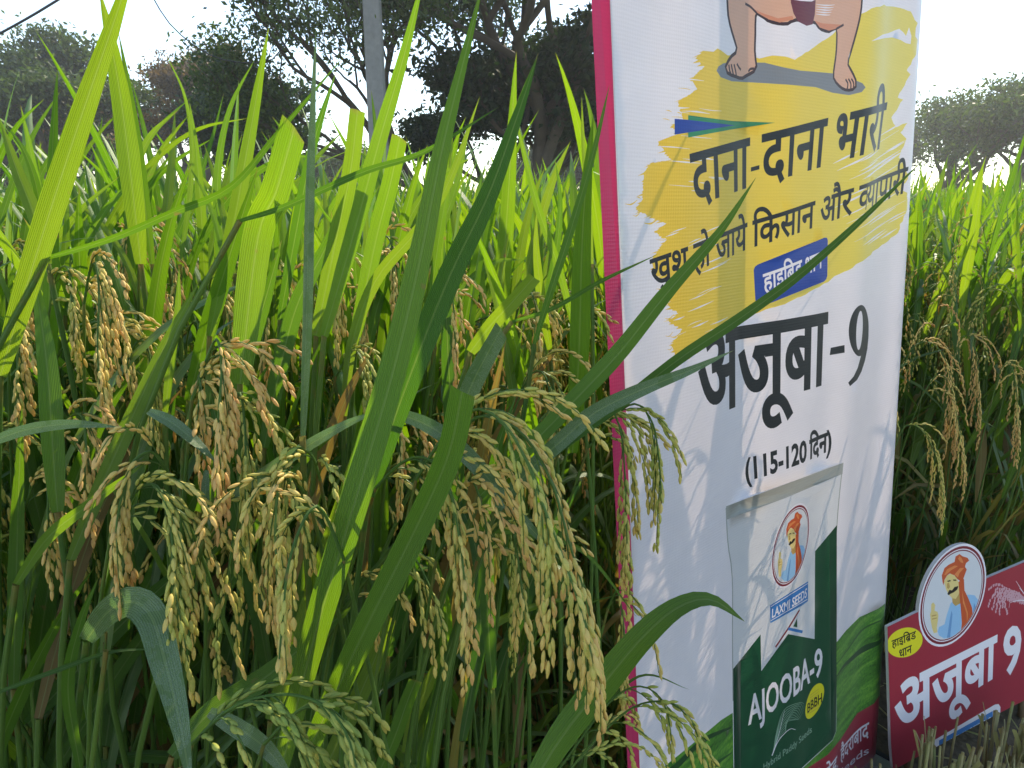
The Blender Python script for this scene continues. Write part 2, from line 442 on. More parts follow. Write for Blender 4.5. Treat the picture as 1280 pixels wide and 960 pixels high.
def hill_ink(kind='cloth'):
    m = ink('field_green', (0.06, 0.24, 0.03), kind); nt = m.node_tree; L = nt.links
    uv = N(nt, 'ShaderNodeUVMap'); mp = N(nt, 'ShaderNodeMapping'); mp.inputs['Rotation'].default_value = (0, 0, 0.35); mp.inputs['Scale'].default_value = (7, 60, 1)
    L.new(uv.outputs[0], mp.inputs[0]); n1 = N(nt, 'ShaderNodeTexNoise', i_Scale=1.0, i_Detail=8.0, i_Roughness=0.7, i_Distortion=0.6); L.new(mp.outputs[0], n1.inputs['Vector'])
    n2 = N(nt, 'ShaderNodeTexNoise', i_Scale=160.0, i_Detail=4.0); L.new(uv.outputs[0], n2.inputs['Vector'])
    f = math_(nt, 'ADD', math_(nt, 'MULTIPLY', n1.outputs[0], 0.7), math_(nt, 'MULTIPLY', n2.outputs[0], 0.3))
    c = ramp(nt, f, [(0.34, (0.02, 0.09, 0.015)), (0.5, (0.07, 0.26, 0.03)), (0.66, (0.22, 0.46, 0.06))])
    for n in nt.nodes:
        if n.type in ('BSDF_DIFFUSE', 'BSDF_TRANSLUCENT'): L.new(c, n.inputs[0])
    return m


# colours of the inks
def K(name, kind='cloth'):
    c = {'white': (0.86, 0.82, 0.87), 'pink': (0.62, 0.035, 0.13), 'yellow': (0.88, 0.58, 0.07), 'skin': (0.74, 0.42, 0.30), 'skin_dark': (0.70, 0.28, 0.17),
         'maroon': (0.17, 0.04, 0.06), 'outline': (0.06, 0.035, 0.04), 'shade_grey': (0.23, 0.25, 0.28), 'blue': (0.025, 0.075, 0.36), 'arrow_green': (0.03, 0.28, 0.13),
         'slate': (0.022, 0.030, 0.036), 'pack_grey': (0.38, 0.40, 0.38), 'pack_white': (0.70, 0.71, 0.74), 'pack_green': (0.008, 0.085, 0.038), 'pack_green_deep': (0.005, 0.06, 0.028),
         'label_blue': (0.03, 0.20, 0.52), 'red_band': (0.38, 0.028, 0.05), 'ring_red': (0.22, 0.015, 0.03), 'turban': (0.62, 0.10, 0.03), 'turban_lit': (0.80, 0.25, 0.08),
         'face': (0.80, 0.62, 0.25), 'face_dark': (0.55, 0.33, 0.10), 'shirt': (0.30, 0.55, 0.80), 'shirt_dark': (0.14, 0.33, 0.60), 'black': (0.012, 0.012, 0.012),
         'lemon': (0.80, 0.72, 0.03), 'field_dark': (0.015, 0.075, 0.02), 'pale_green': (0.25, 0.42, 0.30), 'pink_pale': (0.62, 0.35, 0.40), 'hill_deep': (0.02, 0.11, 0.02)}[name]
    if name == 'yellow': return ink(name, c, kind, (0.82, 0.68, 0.12))
    return ink(name, c, kind)


def ell(cx, cy, rx, ry, n=48, tilt=0.0):
    o = []
    for i in range(n):
        a = 2 * math.pi * i / n; x, y = rx * math.cos(a), ry * math.sin(a)
        o.append((cx + x * math.cos(tilt) - y * math.sin(tilt), cy + x * math.sin(tilt) + y * math.cos(tilt)))
    return o


# the portrait inside the oval emblem, in crop pixels of the small board (x 3.2)
SO = (1090, 660); SK = 3.2
FARMER = [
    ('shirt', [(262, 415), (268, 396), (290, 385), (300, 345), (315, 300), (330, 288), (340, 310), (355, 300), (362, 280), (385, 266), (410, 269), (434, 290), (430, 322), (422, 345), (408, 370), (398, 398), (380, 422), (345, 447), (318, 452), (288, 442), (268, 430)]),
    ('shirt_dark', [(300, 440), (306, 400), (312, 360), (318, 330), (322, 345), (318, 385), (314, 420), (312, 448)]),
    ('shirt_dark', [(408, 300), (420, 318), (414, 345), (402, 372), (404, 340)]),
    ('face_dark', [(320, 275), (350, 250), (356, 300), (334, 312), (322, 300)]),
    ('face', [(288, 216), (300, 190), (315, 183), (332, 192), (345, 212), (354, 242), (347, 265), (335, 284), (320, 281), (306, 266), (296, 245)]),
    ('face_dark', [(300, 222), (308, 218), (312, 236), (306, 244), (300, 240)]),
    ('black', [(300, 212), (312, 208), (316, 212), (304, 216)]), ('black', [(324, 206), (336, 206), (338, 211), (326, 211)]),
    ('black', [(301, 264), (310, 247), (320, 250), (330, 236), (346, 232), (341, 246), (328, 257), (315, 263), (306, 269)]),
    ('turban', [(282, 217), (279, 190), (290, 160), (310, 145), (330, 136), (334, 114), (350, 104), (362, 113), (382, 119), (389, 130), (376, 141), (372, 155), (379, 166), (373, 182), (366, 202), (362, 228), (353, 213), (340, 203), (330, 190), (312, 182), (300, 190), (290, 208), (286, 230)]),
    ('turban_lit', [(288, 190), (300, 165), (330, 150), (345, 152), (315, 170), (298, 186)]), ('turban_lit', [(350, 112), (360, 122), (366, 140), (356, 138), (344, 124)]),
    ('turban_lit', [(330, 186), (352, 160), (368, 160), (350, 180), (344, 198)]),
    ('turban', [(346, 215), (368, 204), (370, 250), (385, 280), (400, 318), (411, 350), (405, 372), (391, 396), (386, 424), (362, 432), (359, 380), (355, 320), (350, 270)]),
    ('turban_lit', [(360, 250), (368, 290), (384, 340), (386, 390), (378, 340), (364, 300)]),
    ('face', [(232, 346), (236, 334), (237, 305), (245, 297), (253, 308), (250, 331), (262, 335), (266, 350), (263, 375), (259, 400), (262, 417), (247, 421), (240, 400), (235, 372)]),
    ('face_dark', [(238, 350), (258, 346), (258, 350), (240, 355)]), ('face_dark', [(240, 362), (260, 358), (259, 362), (241, 367)]),
]
EM_C = (322, 273); EM_X = 131; EM_Y = 200     # centre and half axes of the oval in that crop


def emblem(pr, quad, kind, off, k):
    """quad: left, top, right, bottom tips of the outer oval in crop pixels"""
    l, t, r, b = [np.array(pr.pl.uv(off[0] + x / k, off[1] + y / k)) for x, y in quad]
    c = (l + r + t + b) / 4; ex = (r - l) / 2; ey = (b - t) / 2
    lp = lambda s: [tuple(c + ex * s * math.cos(a) + ey * s * math.sin(a)) for a in np.linspace(0, 2 * math.pi, 49)[:-1]]
    return c, ex, ey, lp


def draw_emblem(pr, kind, E, rim=True, tr=None):
    c, ex, ey, lp = E
    pr.raw(K('white', kind), [lp(1.0)]); pr.raw(K('ring_red', kind), [lp(0.955)]); pr.raw(K('white', kind), [lp(0.905)])
    pr.raw(K('ring_red', kind), [lp(0.885)]); pr.raw(K('pack_white', kind), [lp(0.862)])
    sl, st, sr, sb = [np.array(SIGN.uv(SO[0] + x / SK, SO[1] + y / SK)) for x, y in EMQ]
    sc_ = (sl + sr + st + sb) / 4; A = np.stack([(sr - sl) / 2, (sb - st) / 2], 1); Ai = np.linalg.inv(A)
    for col, pts in FARMER:
        q = []
        for x, y in pts:
            z = Ai @ (np.array(SIGN.uv(SO[0] + x / SK, SO[1] + y / SK)) - sc_)
            l = np.linalg.norm(z); z = z * min(1, 0.855 / l) if l > 0 else z
            q.append(tuple(c + ex * z[0] + ey * z[1]))
        pr.raw(K(col, kind), [q])


EMQ = [(190, 305), (348, 72), (456, 225), (300, 476)]

# ------------------------------------------------------------------ banner plane and small board plane, found from vanishing points
def dir_to(vx, vy): return ray(vx, vy).normalized()

BAN = Plane(W(748.5, 320, 0.752), dir_to(1775, 250), dir_to(911, 3752))
SIGN = Plane(W(1108.5, 783, 1.38), dir_to(2600, 150), dir_to(1236, 3700))
ub0, _ = BAN.uv(748.5, 320)
ur, vr = BAN.uv(1104, 943)
BW = BAN.uv(1148, 250)[0]
V_BOT = vr; V_TOP = V_BOT - 1.80


def wave(u, v):
    s = u / BW
    return (0.0055 * math.sin(u * 13 + 1.0 + 0.5 * v) + 0.0028 * math.sin(u * 31 + 0.7 * v + 2) + 0.0010 * math.sin(u * 57 + 1.9 * math.sin(v * 2.2))
            + 0.0016 * math.sin(9 * v + 5 * u) * math.sin(6 * u + 2) - 0.010 * max(0, s - 0.955) / 0.045 * (1 - 0.3 * math.sin(v * 3)))


def make_banner():
    root = empty('standing_banner', BAN.P(BW / 2, V_BOT + 0.05) * 1.0)
    root.location.z = 0.0
    tag(root, 'tall white printed cloth banner with yellow brush stroke, Hindi lettering and magenta left edge', 'banner')
    pr = Print(BAN); k3 = 1280 / 430; o3 = (730, 0)
    pr.base = [0]
    pr.raw(K('white'), [[(0, V_TOP), (BW, V_TOP), (BW, V_BOT), (0, V_BOT)]])
    su = BAN.uv(770, 320)[0]
    pr.raw(K('pink'), [[(-0.001, V_TOP), (su, V_TOP), (su, V_BOT), (-0.001, V_BOT)]])
    # --- yellow brush stroke with ragged bristle ends
    rnd = random.Random(4)
    left = [(878, 64), (868, 74), (880, 84), (862, 100), (870, 112), (846, 128), (852, 150), (838, 158), (846, 168), (822, 178), (838, 200), (815, 204), (804, 216), (802, 250), (792, 262),
            (832, 280), (818, 290), (832, 300), (814, 325), (818, 344), (832, 352), (840, 368), (832, 380), (846, 392), (834, 402), (850, 412), (838, 432), (846, 455)]
    right = [(846, 455), (872, 440), (900, 419), (932, 402), (965, 386), (1000, 371), (1033, 352), (1065, 331), (1100, 310), (1128, 292), (1133, 270), (1139, 262), (1138, 240), (1131, 236), (1139, 222), (1133, 200), (1128, 196), (1138, 172), (1131, 166), (1139, 152), (1124, 158), (1118, 146),
             (1134, 124), (1127, 121), (1143, 92), (1138, 88), (1151, 66), (1153, 48), (1148, 45), (1151, 28), (1144, 13), (1128, 8), (1100, 7), (1072, 17), (1050, 33), (1022, 56), (992, 75),
             (975, 68), (955, 71), (935, 64), (912, 68), (898, 60), (888, 68)]
    out = []
    for a, b in zip(left[:-1], left[1:]):
        n = max(2, int(math.dist(a, b) / 1.6))
        for i in range(n):
            t = i / n; x = a[0] + (b[0] - a[0]) * t; y = a[1] + (b[1] - a[1]) * t
            ln = rnd.choice((0, 1, 1, 2, 3, 5, 9)) * (1 if i % 2 else 0.15)
            out.append((x - ln, y + ln * 0.30 - rnd.random()))
    for a, b in zip(right[:-1], right[1:]):
        n = max(1, int(math.dist(a, b) / 5))
        for i in range(n):
            t = i / n; out.append((a[0] + (b[0] - a[0]) * t + rnd.uniform(-1, 1), a[1] + (b[1] - a[1]) * t + rnd.uniform(-1.2, 1.2)))
    pr.poly(K('yellow'), out)
    for x, y, dx, dy, w in [(1085, 52, 0, 0, 0)]:
        pr.poly(K('white'), [(1083, 53), (1100, 44), (1112, 41), (1122, 37), (1128, 35), (1134, 40), (1137, 44), (1141, 33), (1144, 44), (1143, 54), (1137, 53), (1130, 49), (1118, 46), (1104, 48)])
    for _ in range(34):          # dry bristle streaks
        t = rnd.random(); x = 1040 + rnd.random() * 75; y = 165 + rnd.random() * 150; l = rnd.uniform(20, 60)
        y = min(y, 330 - (x - 1040) * 0.5); x2 = min(x + l, 1136)
        pr.stroke(K('white'), [(x, y), ((x + x2) / 2, y - (x2 - x) * 0.26), (x2, y - (x2 - x) * 0.55)], [0.0003, rnd.uniform(0.0008, 0.0035), 0.0004])
    for _ in range(46):
        x = rnd.uniform(812, 900); y = rnd.choice((rnd.uniform(88, 240), rnd.uniform(285, 430))); l = rnd.uniform(8, 46)
        sl = 0.08 if y < 250 else -0.38
        pr.stroke(K('white'), [(x, y), (x + l / 2, y + sl * l / 2 + rnd.uniform(-1, 1)), (x + l, y + sl * l)], [0.0002, rnd.uniform(0.0006, 0.0022), 0.0003])
    for _ in range(26):          # loose bristle marks beyond the edge
        y = rnd.uniform(90, 450); x = np.interp(y, [60, 150, 260, 300, 450], [870, 838, 788, 822, 838]) + rnd.uniform(-14, 4); l = rnd.uniform(5, 20)
        pr.stroke(K('yellow'), [(x, y), (x + l / 2, y + 0.5), (x + l, y + (2 if y < 250 else -5))], [0.0003, rnd.uniform(0.0007, 0.002), 0.0006])
    # --- cartoon legs (only legs and waist are in view; a plain trunk goes on above)
    P3 = lambda mt, pts: pr.poly(K(mt), pts, o3, k3)
    P3('shade_grey', [(497, 262), (505, 246), (525, 234), (560, 229), (640, 226), (690, 229), (745, 250), (800, 264), (880, 270), (935, 276), (1000, 300), (1022, 312), (1032, 328), (1020, 345), (980, 355), (920, 346), (860, 325), (760, 315), (650, 302), (560, 300), (515, 286)])
    lw = 0.0042
    body = [(541, -10), (546, 60), (562, 120), (582, 182), (562, 203), (541, 232), (534, 255), (546, 272), (566, 279), (586, 284), (602, 289), (624, 277), (654, 260), (663, 238), (657, 195), (658, 130), (663, 42), (700, 72), (733, 86), (760, 88), (780, 76), (850, 84), (872, 108), (905, 119),
            (931, 110), (932, 190), (926, 245), (923, 290), (942, 318), (970, 336), (998, 331), (1003, 305), (990, 268), (976, 238), (987, 190), (1002, 130), (1016, 60), (1021, -10), (1010, -80), (960, -150), (930, -230), (950, -300), (1040, -330), (1120, -420), (1080, -470), (960, -420), (860, -440), (780, -450), (690, -440), (600, -420), (470, -460), (430, -410), (520, -320), (610, -300), (630, -230), (590, -150), (545, -80)]
    P3('skin', body); pr.stroke(K('outline'), body + body[:1], lw, o3, k3)
    P3('skin_dark', [(640, 22), (690, 62), (735, 82), (775, 74), (772, 60), (730, 66), (690, 46)]); P3('skin_dark', [(852, 78), (880, 88), (920, 92), (958, 94), (932, 108), (905, 116), (872, 104)])
    P3('skin_dark', [(596, 60), (652, 60), (655, 190), (628, 200), (600, 190)]) if False else None
    P3('maroon', [(765, -60), (767, 10), (775, 50), (790, 82), (822, 98), (845, 92), (853, 55), (855, 10), (858, -60)])
    P3('white', [(775, 0), (800, 6), (840, 8), (856, 0), (856, -10), (775, -10)])
    for seg in ([(617, 8), (640, 20), (663, 42)], [(548, 238), (552, 262), (557, 270)], [(558, 236), (564, 262), (568, 276)], [(570, 236), (577, 262), (580, 280)], [(582, 234), (592, 248), (600, 256)],
                [(968, 296), (976, 312), (974, 334)], [(978, 294), (986, 312), (986, 332)], [(988, 294), (995, 310), (995, 328)], [(958, 94), (930, 110)], [(632, 262), (640, 252), (654, 250)], [(700, 70), (660, 42)]):
        pr.stroke(K('outline'), seg, 0.0030, o3, k3)
    for i in range(5):
        pr.stroke(K('white'), [(858, 18 + 9 * i), (900, 22 + 9 * i), (925 - 4 * i, 20 + 9 * i)], [0.0004, 0.0018, 0.0004], o3, k3)
    # --- arrow wedge
    P3('arrow_green', [(380, 430), (560, 448), (720, 455), (560, 480), (380, 513)]); P3('blue', [(332, 443), (575, 464), (332, 502)])
    # --- Hindi lines
    o2 = (790, 100); k2 = 3.2
    pr.text(K('slate'), ['दाना-दाना भारी'], [(222, 303), (1030, 92), (1003, 268), (238, 500)], 0.018, off=o2, k=k2)
    pr.text(K('slate'), ['खुश हो जाये ', 'िकसान और ', ('व', 0.40), 'यापारी'], [(66, 722), (1118, 348), (1106, 448), (74, 826)], 0.018, off=o2, k=k2)
    rr = []
    q = [(510, 745), (780, 624), (776, 800), (516, 916)]
    for i in range(4):
        p0 = np.array(q[i - 1]); p1 = np.array(q[i]); p2 = np.array(q[(i + 1) % 4])
        a = p1 + (p0 - p1) / np.linalg.norm(p0 - p1) * 16; b = p1 + (p2 - p1) / np.linalg.norm(p2 - p1) * 16
        rr += [tuple(a), tuple(a * .3 + p1 * .4 + b * .3), tuple(b)]
    pr.poly(K('blue'), rr, o2, k2)
    SL = ('/', [(0.72, 0.20), (0.72, 0.29), (0.44, 0.04), (0.50, -0.03)][::-1])
    pr.text(K('white'), ['हाइ', 'िब', SL, 'ड धान'], [(540, 780), (757, 686), (756, 748), (542, 846)], 0.02, off=o2, k=k2)
    oh = (860, 360); kh = 1108 / 300
    pr.text(K('slate'), ['अजूबा'], [(40, 232), (641, 118), (628, 434), (48, 600)], 0.026, 0.018, off=oh, k=kh)
    pr.poly(K('slate'), [(650, 275), (703, 261), (703, 296), (645, 309)], oh, kh)
    e1 = [(x + (195 - y) * 0.03, y) for x, y in ell(776, 195, 56, 118, 40)]; e2 = [(x + (195 - y) * 0.05, y) for x, y in ell(772, 194, 19, 90, 40)][::-1]
    pr.raw(K('slate'), [pr.uvs(e1, oh, kh), pr.uvs(e2, oh, kh)])
    pr.poly(K('slate'), [(800, 120), (820, 130), (831, 170), (832, 220), (826, 280), (812, 335), (790, 385), (762, 422), (724, 450), (716, 434), (742, 404), (764, 366), (781, 320), (793, 270), (797, 210), (797, 160)], oh, kh)
    pr.text(K('slate'), ['(115-120 ', 'िदन', ')'], [(284, 802), (652, 655), (650, 744), (288, 896)], 0.034, off=oh, k=kh, ytop=0.67)
    # --- seed pack
    pr.poly(K('pack_white'), [(911, 634), (1049, 577), (1045, 620), (1042, 660), (1041, 760), (1040, 850), (1041, 912), (1036, 922), (997, 960), (930, 1030), (924, 1030), (923, 800), (922, 720), (914, 680)])
    pr.poly(K('pack_grey'), [(911, 634), (1049, 577), (1048, 591), (980, 622), (912, 651)])
    for s_ in ([(911, 636), (914, 680), (921, 722), (922, 800), (923, 880)], [(1048, 580), (1044, 625), (1041.5, 665)]): pr.stroke(K('pack_grey'), s_, 0.003)
    pr.poly(K('pack_green'), [(923, 840), (953, 794), (953.5, 840), (984, 792), (1017.5, 798.5), (1018.5, 689), (1042, 655), (1041, 760), (1040, 850), (1041, 912), (1036, 922), (997, 960), (930, 1030), (924, 1030)])
    pr.poly(K('pack_green_deep'), [(923, 840), (931, 828), (931, 1030), (924, 1030)])
    pr.poly(K('pack_green_deep'), [(1034, 667), (1042, 655), (1041, 912), (1034, 922)])
    o4 = (880, 580); k4 = 4.8
    E = emblem(pr, [(408, 520), (548, 254), (624, 420), (490, 758)], 'cloth', o4, k4); draw_emblem(pr, 'cloth', E)
    pr.poly(K('label_blue'), [(400, 850), (622, 703), (622, 822), (402, 957)], o4, k4)
    pr.stroke(K('white'), [(404, 858), (620, 716)], 0.0015, o4, k4, 0); pr.stroke(K('white'), [(404, 942), (618, 811)], 0.0015, o4, k4, 0)
    pr.text(K('white'), ['LAXMI SEEDS'], [(412, 873), (616, 742), (614, 795), (410, 926)], 0.02, off=o4, k=k4, ytop=0.686)
    o5 = (880, 760)
    pr.stroke(K('ring_red'), [(566, 8), (500, 120), (430, 236)], 0.0045, o5, k4, 0)
    pr.poly(K('pack_green'), [(551, 58), (552, 112), (528, 108)], o5, k4); pr.stroke(K('label_blue'), [(500, 122), (586, 141)], 0.005, o5, k4, 0)
    pr.text(K('white'), ['AJOOBA-9'], [(286, 550), (697, 230), (697, 387), (286, 714)], 0.020, off=o5, k=k4, ytop=0.686)
    for a in range(10):
        f = a / 9; pr.stroke(K('pale_green'), [(405, 882), (432, 790 - 60 * f), (478, 690 - 90 * f + 50 * (1 - f)), (540 + 40 * f - 60 * (1 - f), 560 + 120 * (1 - f) ** 1.2), (545 + 45 * f, 600 + 60 * (1 - f) + 90 * f * (1 - f))], [0.0012, 0.0014, 0.0005], o5, k4)
    pr.stroke(K('white'), [(402, 882), (440, 760), (475, 610)], [0.002, 0.0006], o5, k4); pr.stroke(K('white'), [(402, 882), (440, 790), (500, 720), (535, 722)], [0.003, 0.0006], o5, k4)
    pr.poly(K('lemon'), [(x + (552 - y) * 0.30, y) for x, y in ell(650, 552, 40, 108)], o5, k4)
    pr.text(K('black'), ['BBBH'], [(612, 573), (691, 500), (690, 553), (612, 627)], 0.02, off=o5, k=k4, ytop=0.686)
    for y in (0, 16, 30, 94, 108): pr.stroke(K('face_dark'), [(628 + (30 - y) * 0.1, 520 + y * 1.0), (676, 478 + y * 1.0)], 0.0010, o5, k4, 0)
    pr.text(K('pale_green'), ['Hybrid Paddy Seeds'], [(356, 935), (636, 700), (636, 738), (356, 972)], 0.006, off=o5, k=k4, ytop=0.686)
    # --- printed green field and red band at the foot; painted after the pack but only beside it
    hill = hill_ink()
    pr.poly(hill, [(1041, 801), (1057, 787), (1078, 773), (1112, 756), (1112, 1300), (1041, 1300), (997, 961), (1036, 922.5), (1041.5, 912)])
    pr.poly(hill, [(790, 975), (828, 958), (845, 944), (860, 933), (886, 914), (905, 902), (922.5, 895), (923.5, 1031), (930, 1031), (997, 961), (1041, 1300), (760, 1400)])
    for pts in ([(770, 405), (830, 345), (905, 300), (1000, 245), (1095, 190)], ):
        pr.stroke(K('field_dark'), pts, [0.004, 0.012, 0.016, 0.008], o5, k4)
    pr.stroke(K('field_dark'), [(786, 1000), (838, 962), (880, 925), (921, 913)], [0.02, 0.012, 0.004]); pr.stroke(K('hill_deep'), [(800, 1030), (860, 975), (921, 945)], [0.01, 0.014, 0.003])
    pr.stroke(K('hill_deep'), [(770, 330), (860, 250), (960, 150), (1095, 60)], [0.002, 0.006, 0.003], o5, k4)
    band = [(1112, 869), (1094, 880), (1076, 894), (1050, 924), (1030, 940), (1005, 960), (960, 1006), (900, 1076), (830, 1170), (760, 1280), (760, 1700), (1112, 1700)]
    pr.poly(K('red_band'), band)
    pr.text(K('white'), ['हैदराबाद'], [(820, 852), (1002, 692), (1001, 775), (822, 928)], 0.015, off=o5, k=k4)
    pr.text(K('white'), ['िलिमटेड,'], [(560, 1080), (800, 872), (800, 950), (562, 1160)], 0.015, off=o5, k=k4)
    pr.text(K('white'), ['LaxmiSeeds'], [(560, 1185), (998, 835), (998, 876), (562, 1235)], 0.006, off=o5, k=k4, ytop=0.686)
    sheet = pr.build('printed_cloth', root, (0.022, 0.022), wave)
    alu = plain('brushed_aluminium', (0.55, 0.57, 0.60), 0.35, 0.9, 0.1, 200)
    blk = plain('black_plastic', (0.02, 0.02, 0.022), 0.5)
    rot = Matrix((BAN.a, BAN.n, -BAN.b)).transposed().to_4x4()
    mb = MB(); box(mb, BAN.P(BW / 2, V_BOT + 0.028, -0.01), BW + 0.01, 0.075, 0.055, rot); mb.obj('roller_base', alu, root, smooth=False)
    for s_ in (-0.008, BW + 0.008):
        mb = MB(); box(mb, BAN.P(s_, V_BOT + 0.028, -0.01), 0.012, 0.082, 0.06, rot); mb.obj('end_cap', blk, root, smooth=False)
    mb = MB(); tube(mb, [BAN.P(0.34, V_BOT + 0.0, -0.055), BAN.P(0.36, V_TOP + 0.01, -0.050)], 0.012, 12); mb.obj('support_pole', alu, root)
    mb = MB(); box(mb, BAN.P(BW / 2, V_TOP - 0.008, -0.004), BW + 0.01, 0.02, 0.03, rot); mb.obj('top_rail', alu, root, smooth=False)
    for s_ in (0.2, BW - 0.2):
        mb = MB(); box(mb, BAN.P(s_, V_BOT + 0.05, -0.01), 0.03, 0.30, 0.008, rot); mb.obj('foot', blk, root, smooth=False)
    return root


def make_sign():
    root = empty('small_signboard', SIGN.P(0.2, 0.40))
    root.location.z = 0
    tag(root, 'small maroon printed board with oval farmer portrait standing in the cut stubble', 'sign')
    pr = Print(SIGN); B = 'board'; pr.base = [0, 1]
    z = lambda pts: pr.uvs(pts, SO, SK)
    outline = [(62, 396), (190, 333), (455, 203), (600, 141), (758, 72), (766, 78), (768, 600), (762, 612), (500, 745), (96, 962), (84, 960), (76, 860)]
    pr.raw(K('red_band', B), [z(outline)])
    E = emblem(pr, EMQ, B, SO, SK); pr.raw(K('white', B), [E[3](1.0)])
    n0 = len(pr.layers); draw_emblem(pr, B, E)
    # yellow oval
    c = (131, 458)
    pr.poly(K('lemon', B), ell(131, 458, 74, 57, 40, -0.42), SO, SK)
    SL = ('/', [(0.72, 0.20), (0.72, 0.29), (0.44, 0.04), (0.50, -0.03)][::-1])
    pr.text(K('black', B), ['हाइ', 'िब', SL, 'ड'], [(78, 452), (176, 412), (177, 440), (80, 480)], 0.02, off=SO, k=SK)
    pr.text(K('black', B), ['धान'], [(108, 490), (159, 468), (160, 497), (110, 520)], 0.02, off=SO, k=SK)
    pr.text(K('white', B), ['अजूबा'], [(88, 640), (502, 432), (497, 590), (92, 828)], 0.026, off=SO, k=SK)
    pr.text(K('white', B), ['9'], [(525, 412), (598, 380), (597, 552), (526, 592)], 0.030, off=SO, k=SK, ytop=0.705)
    # paddy ear drawing
    rnd = random.Random(2)
    for a in range(9):
        f = a / 8; tip = (458 + 60 * f, 300 + 60 * f * (1 - 0.3 * f)) if a % 2 else (470 + 70 * f, 240 + 100 * f)
        P = [(640, 345), (600, 300 - 30 * (1 - f)), (550, 245 + 40 * f), ((tip[0] + 550) / 2 - 14, (tip[1] + 240 + 40 * f) / 2 - 18), tip]
        pr.stroke(K('pink_pale', B), P, [0.0012, 0.0012, 0.0006], SO, SK)
        Q = spline([(x, y, 0) for x, y in P], 24)[8:]
        for x, y, _ in Q:
            pr.poly(K('pink_pale', B), ell(x + rnd.uniform(-3, 3), y + rnd.uniform(0, 6), 3.2, 6.5, 8, rnd.uniform(-.2, .5)), SO, SK)
    for P in ([(660, 345), (600, 250), (576, 212)], [(680, 330), (610, 290), (550, 300), (548, 320)], [(700, 340), (640, 300), (590, 240)]): pr.stroke(K('white', B), P, [0.003, 0.0008], SO, SK)
    # label at the foot
    pr.poly(K('white', B), [(250, 848), (492, 706), (506, 704), (514, 716), (510, 792), (500, 806), (300, 934), (262, 950), (250, 940)], SO, SK)
    pr.poly(K('label_blue', B), [(268, 850), (483, 732), (483, 802), (268, 925)], SO, SK)
    pr.text(K('white', B), ['LAXMI SEEDS'], [(276, 866), (477, 755), (477, 793), (276, 906)], 0.02, off=SO, k=SK, ytop=0.686)
    pr.build('printed_face', root, (0.03, 0.03))
    # board with thickness behind the print
    mb = MB()
    for lp, d0 in ((z(outline), 0.0008), (E[3](1.0), 0.0012)):
        n = len(lp); V = [tuple(SIGN.P(u, v, -d0)) for u, v in lp] + [tuple(SIGN.P(u, v, -0.006 - d0)) for u, v in lp]
        mb.add(V, [tuple(range(n)), tuple(range(n, 2 * n))[::-1]] + [(i, (i + 1) % n, n + (i + 1) % n, n + i) for i in range(n)])
    mb.obj('backing_board', plain('board_edge_white', (0.55, 0.53, 0.52), 0.6), root, smooth=False)
    wood = plain('stake_wood', (0.20, 0.13, 0.07), 0.8, 0, 0.3, 60)
    for x in (170, 640):
        u, v = SIGN.uv(SO[0] + x / SK, SO[1] + (740 - x * 0.4) / SK); t = SIGN.P(u, v, -0.018); b = SIGN.P(u, v + 0.35, -0.022); b.z = min(b.z, -0.05)
        mb = MB(); tube(mb, [t, b], 0.009, 6); mb.obj('stake', wood, root)
    return root


make_banner()
make_sign()

# ------------------------------------------------------------------ where the crop stands
FE0 = np.array([BAN.P(0, 0).x, BAN.P(0, 0).y]); FED = np.array([BAN.a.x, BAN.a.y]); FED /= np.linalg.norm(FED)
FEN = np.array([-FED[1], FED[0]])            # into the field


def fdist(x, y): return (x - FE0[0]) * FEN[0] + (y - FE0[1]) * FEN[1]
def falong(x, y): return (x - FE0[0]) * FED[0] + (y - FE0[1]) * FED[1]


def hits_banner(P):
    """does a world polyline pass through (or in front of) the cloth?"""
    sd_ = None
    for p in P:
        q = Vector(p) - BAN.P0; s = q.dot(BAN.n); u = q.dot(BAN.a)
        if s > -0.035 and -0.03 < u < 0.84 and q.z > -2: return True
    return False


def hits_sign(P):
    for p in P:
        q = Vector(p) - SIGN.P0; s = q.dot(SIGN.n); u = q.dot(SIGN.a)
        if -0.05 < s < 0.12 and -0.03 < u < 0.5 and p[2] < 0.5: return True
    return False


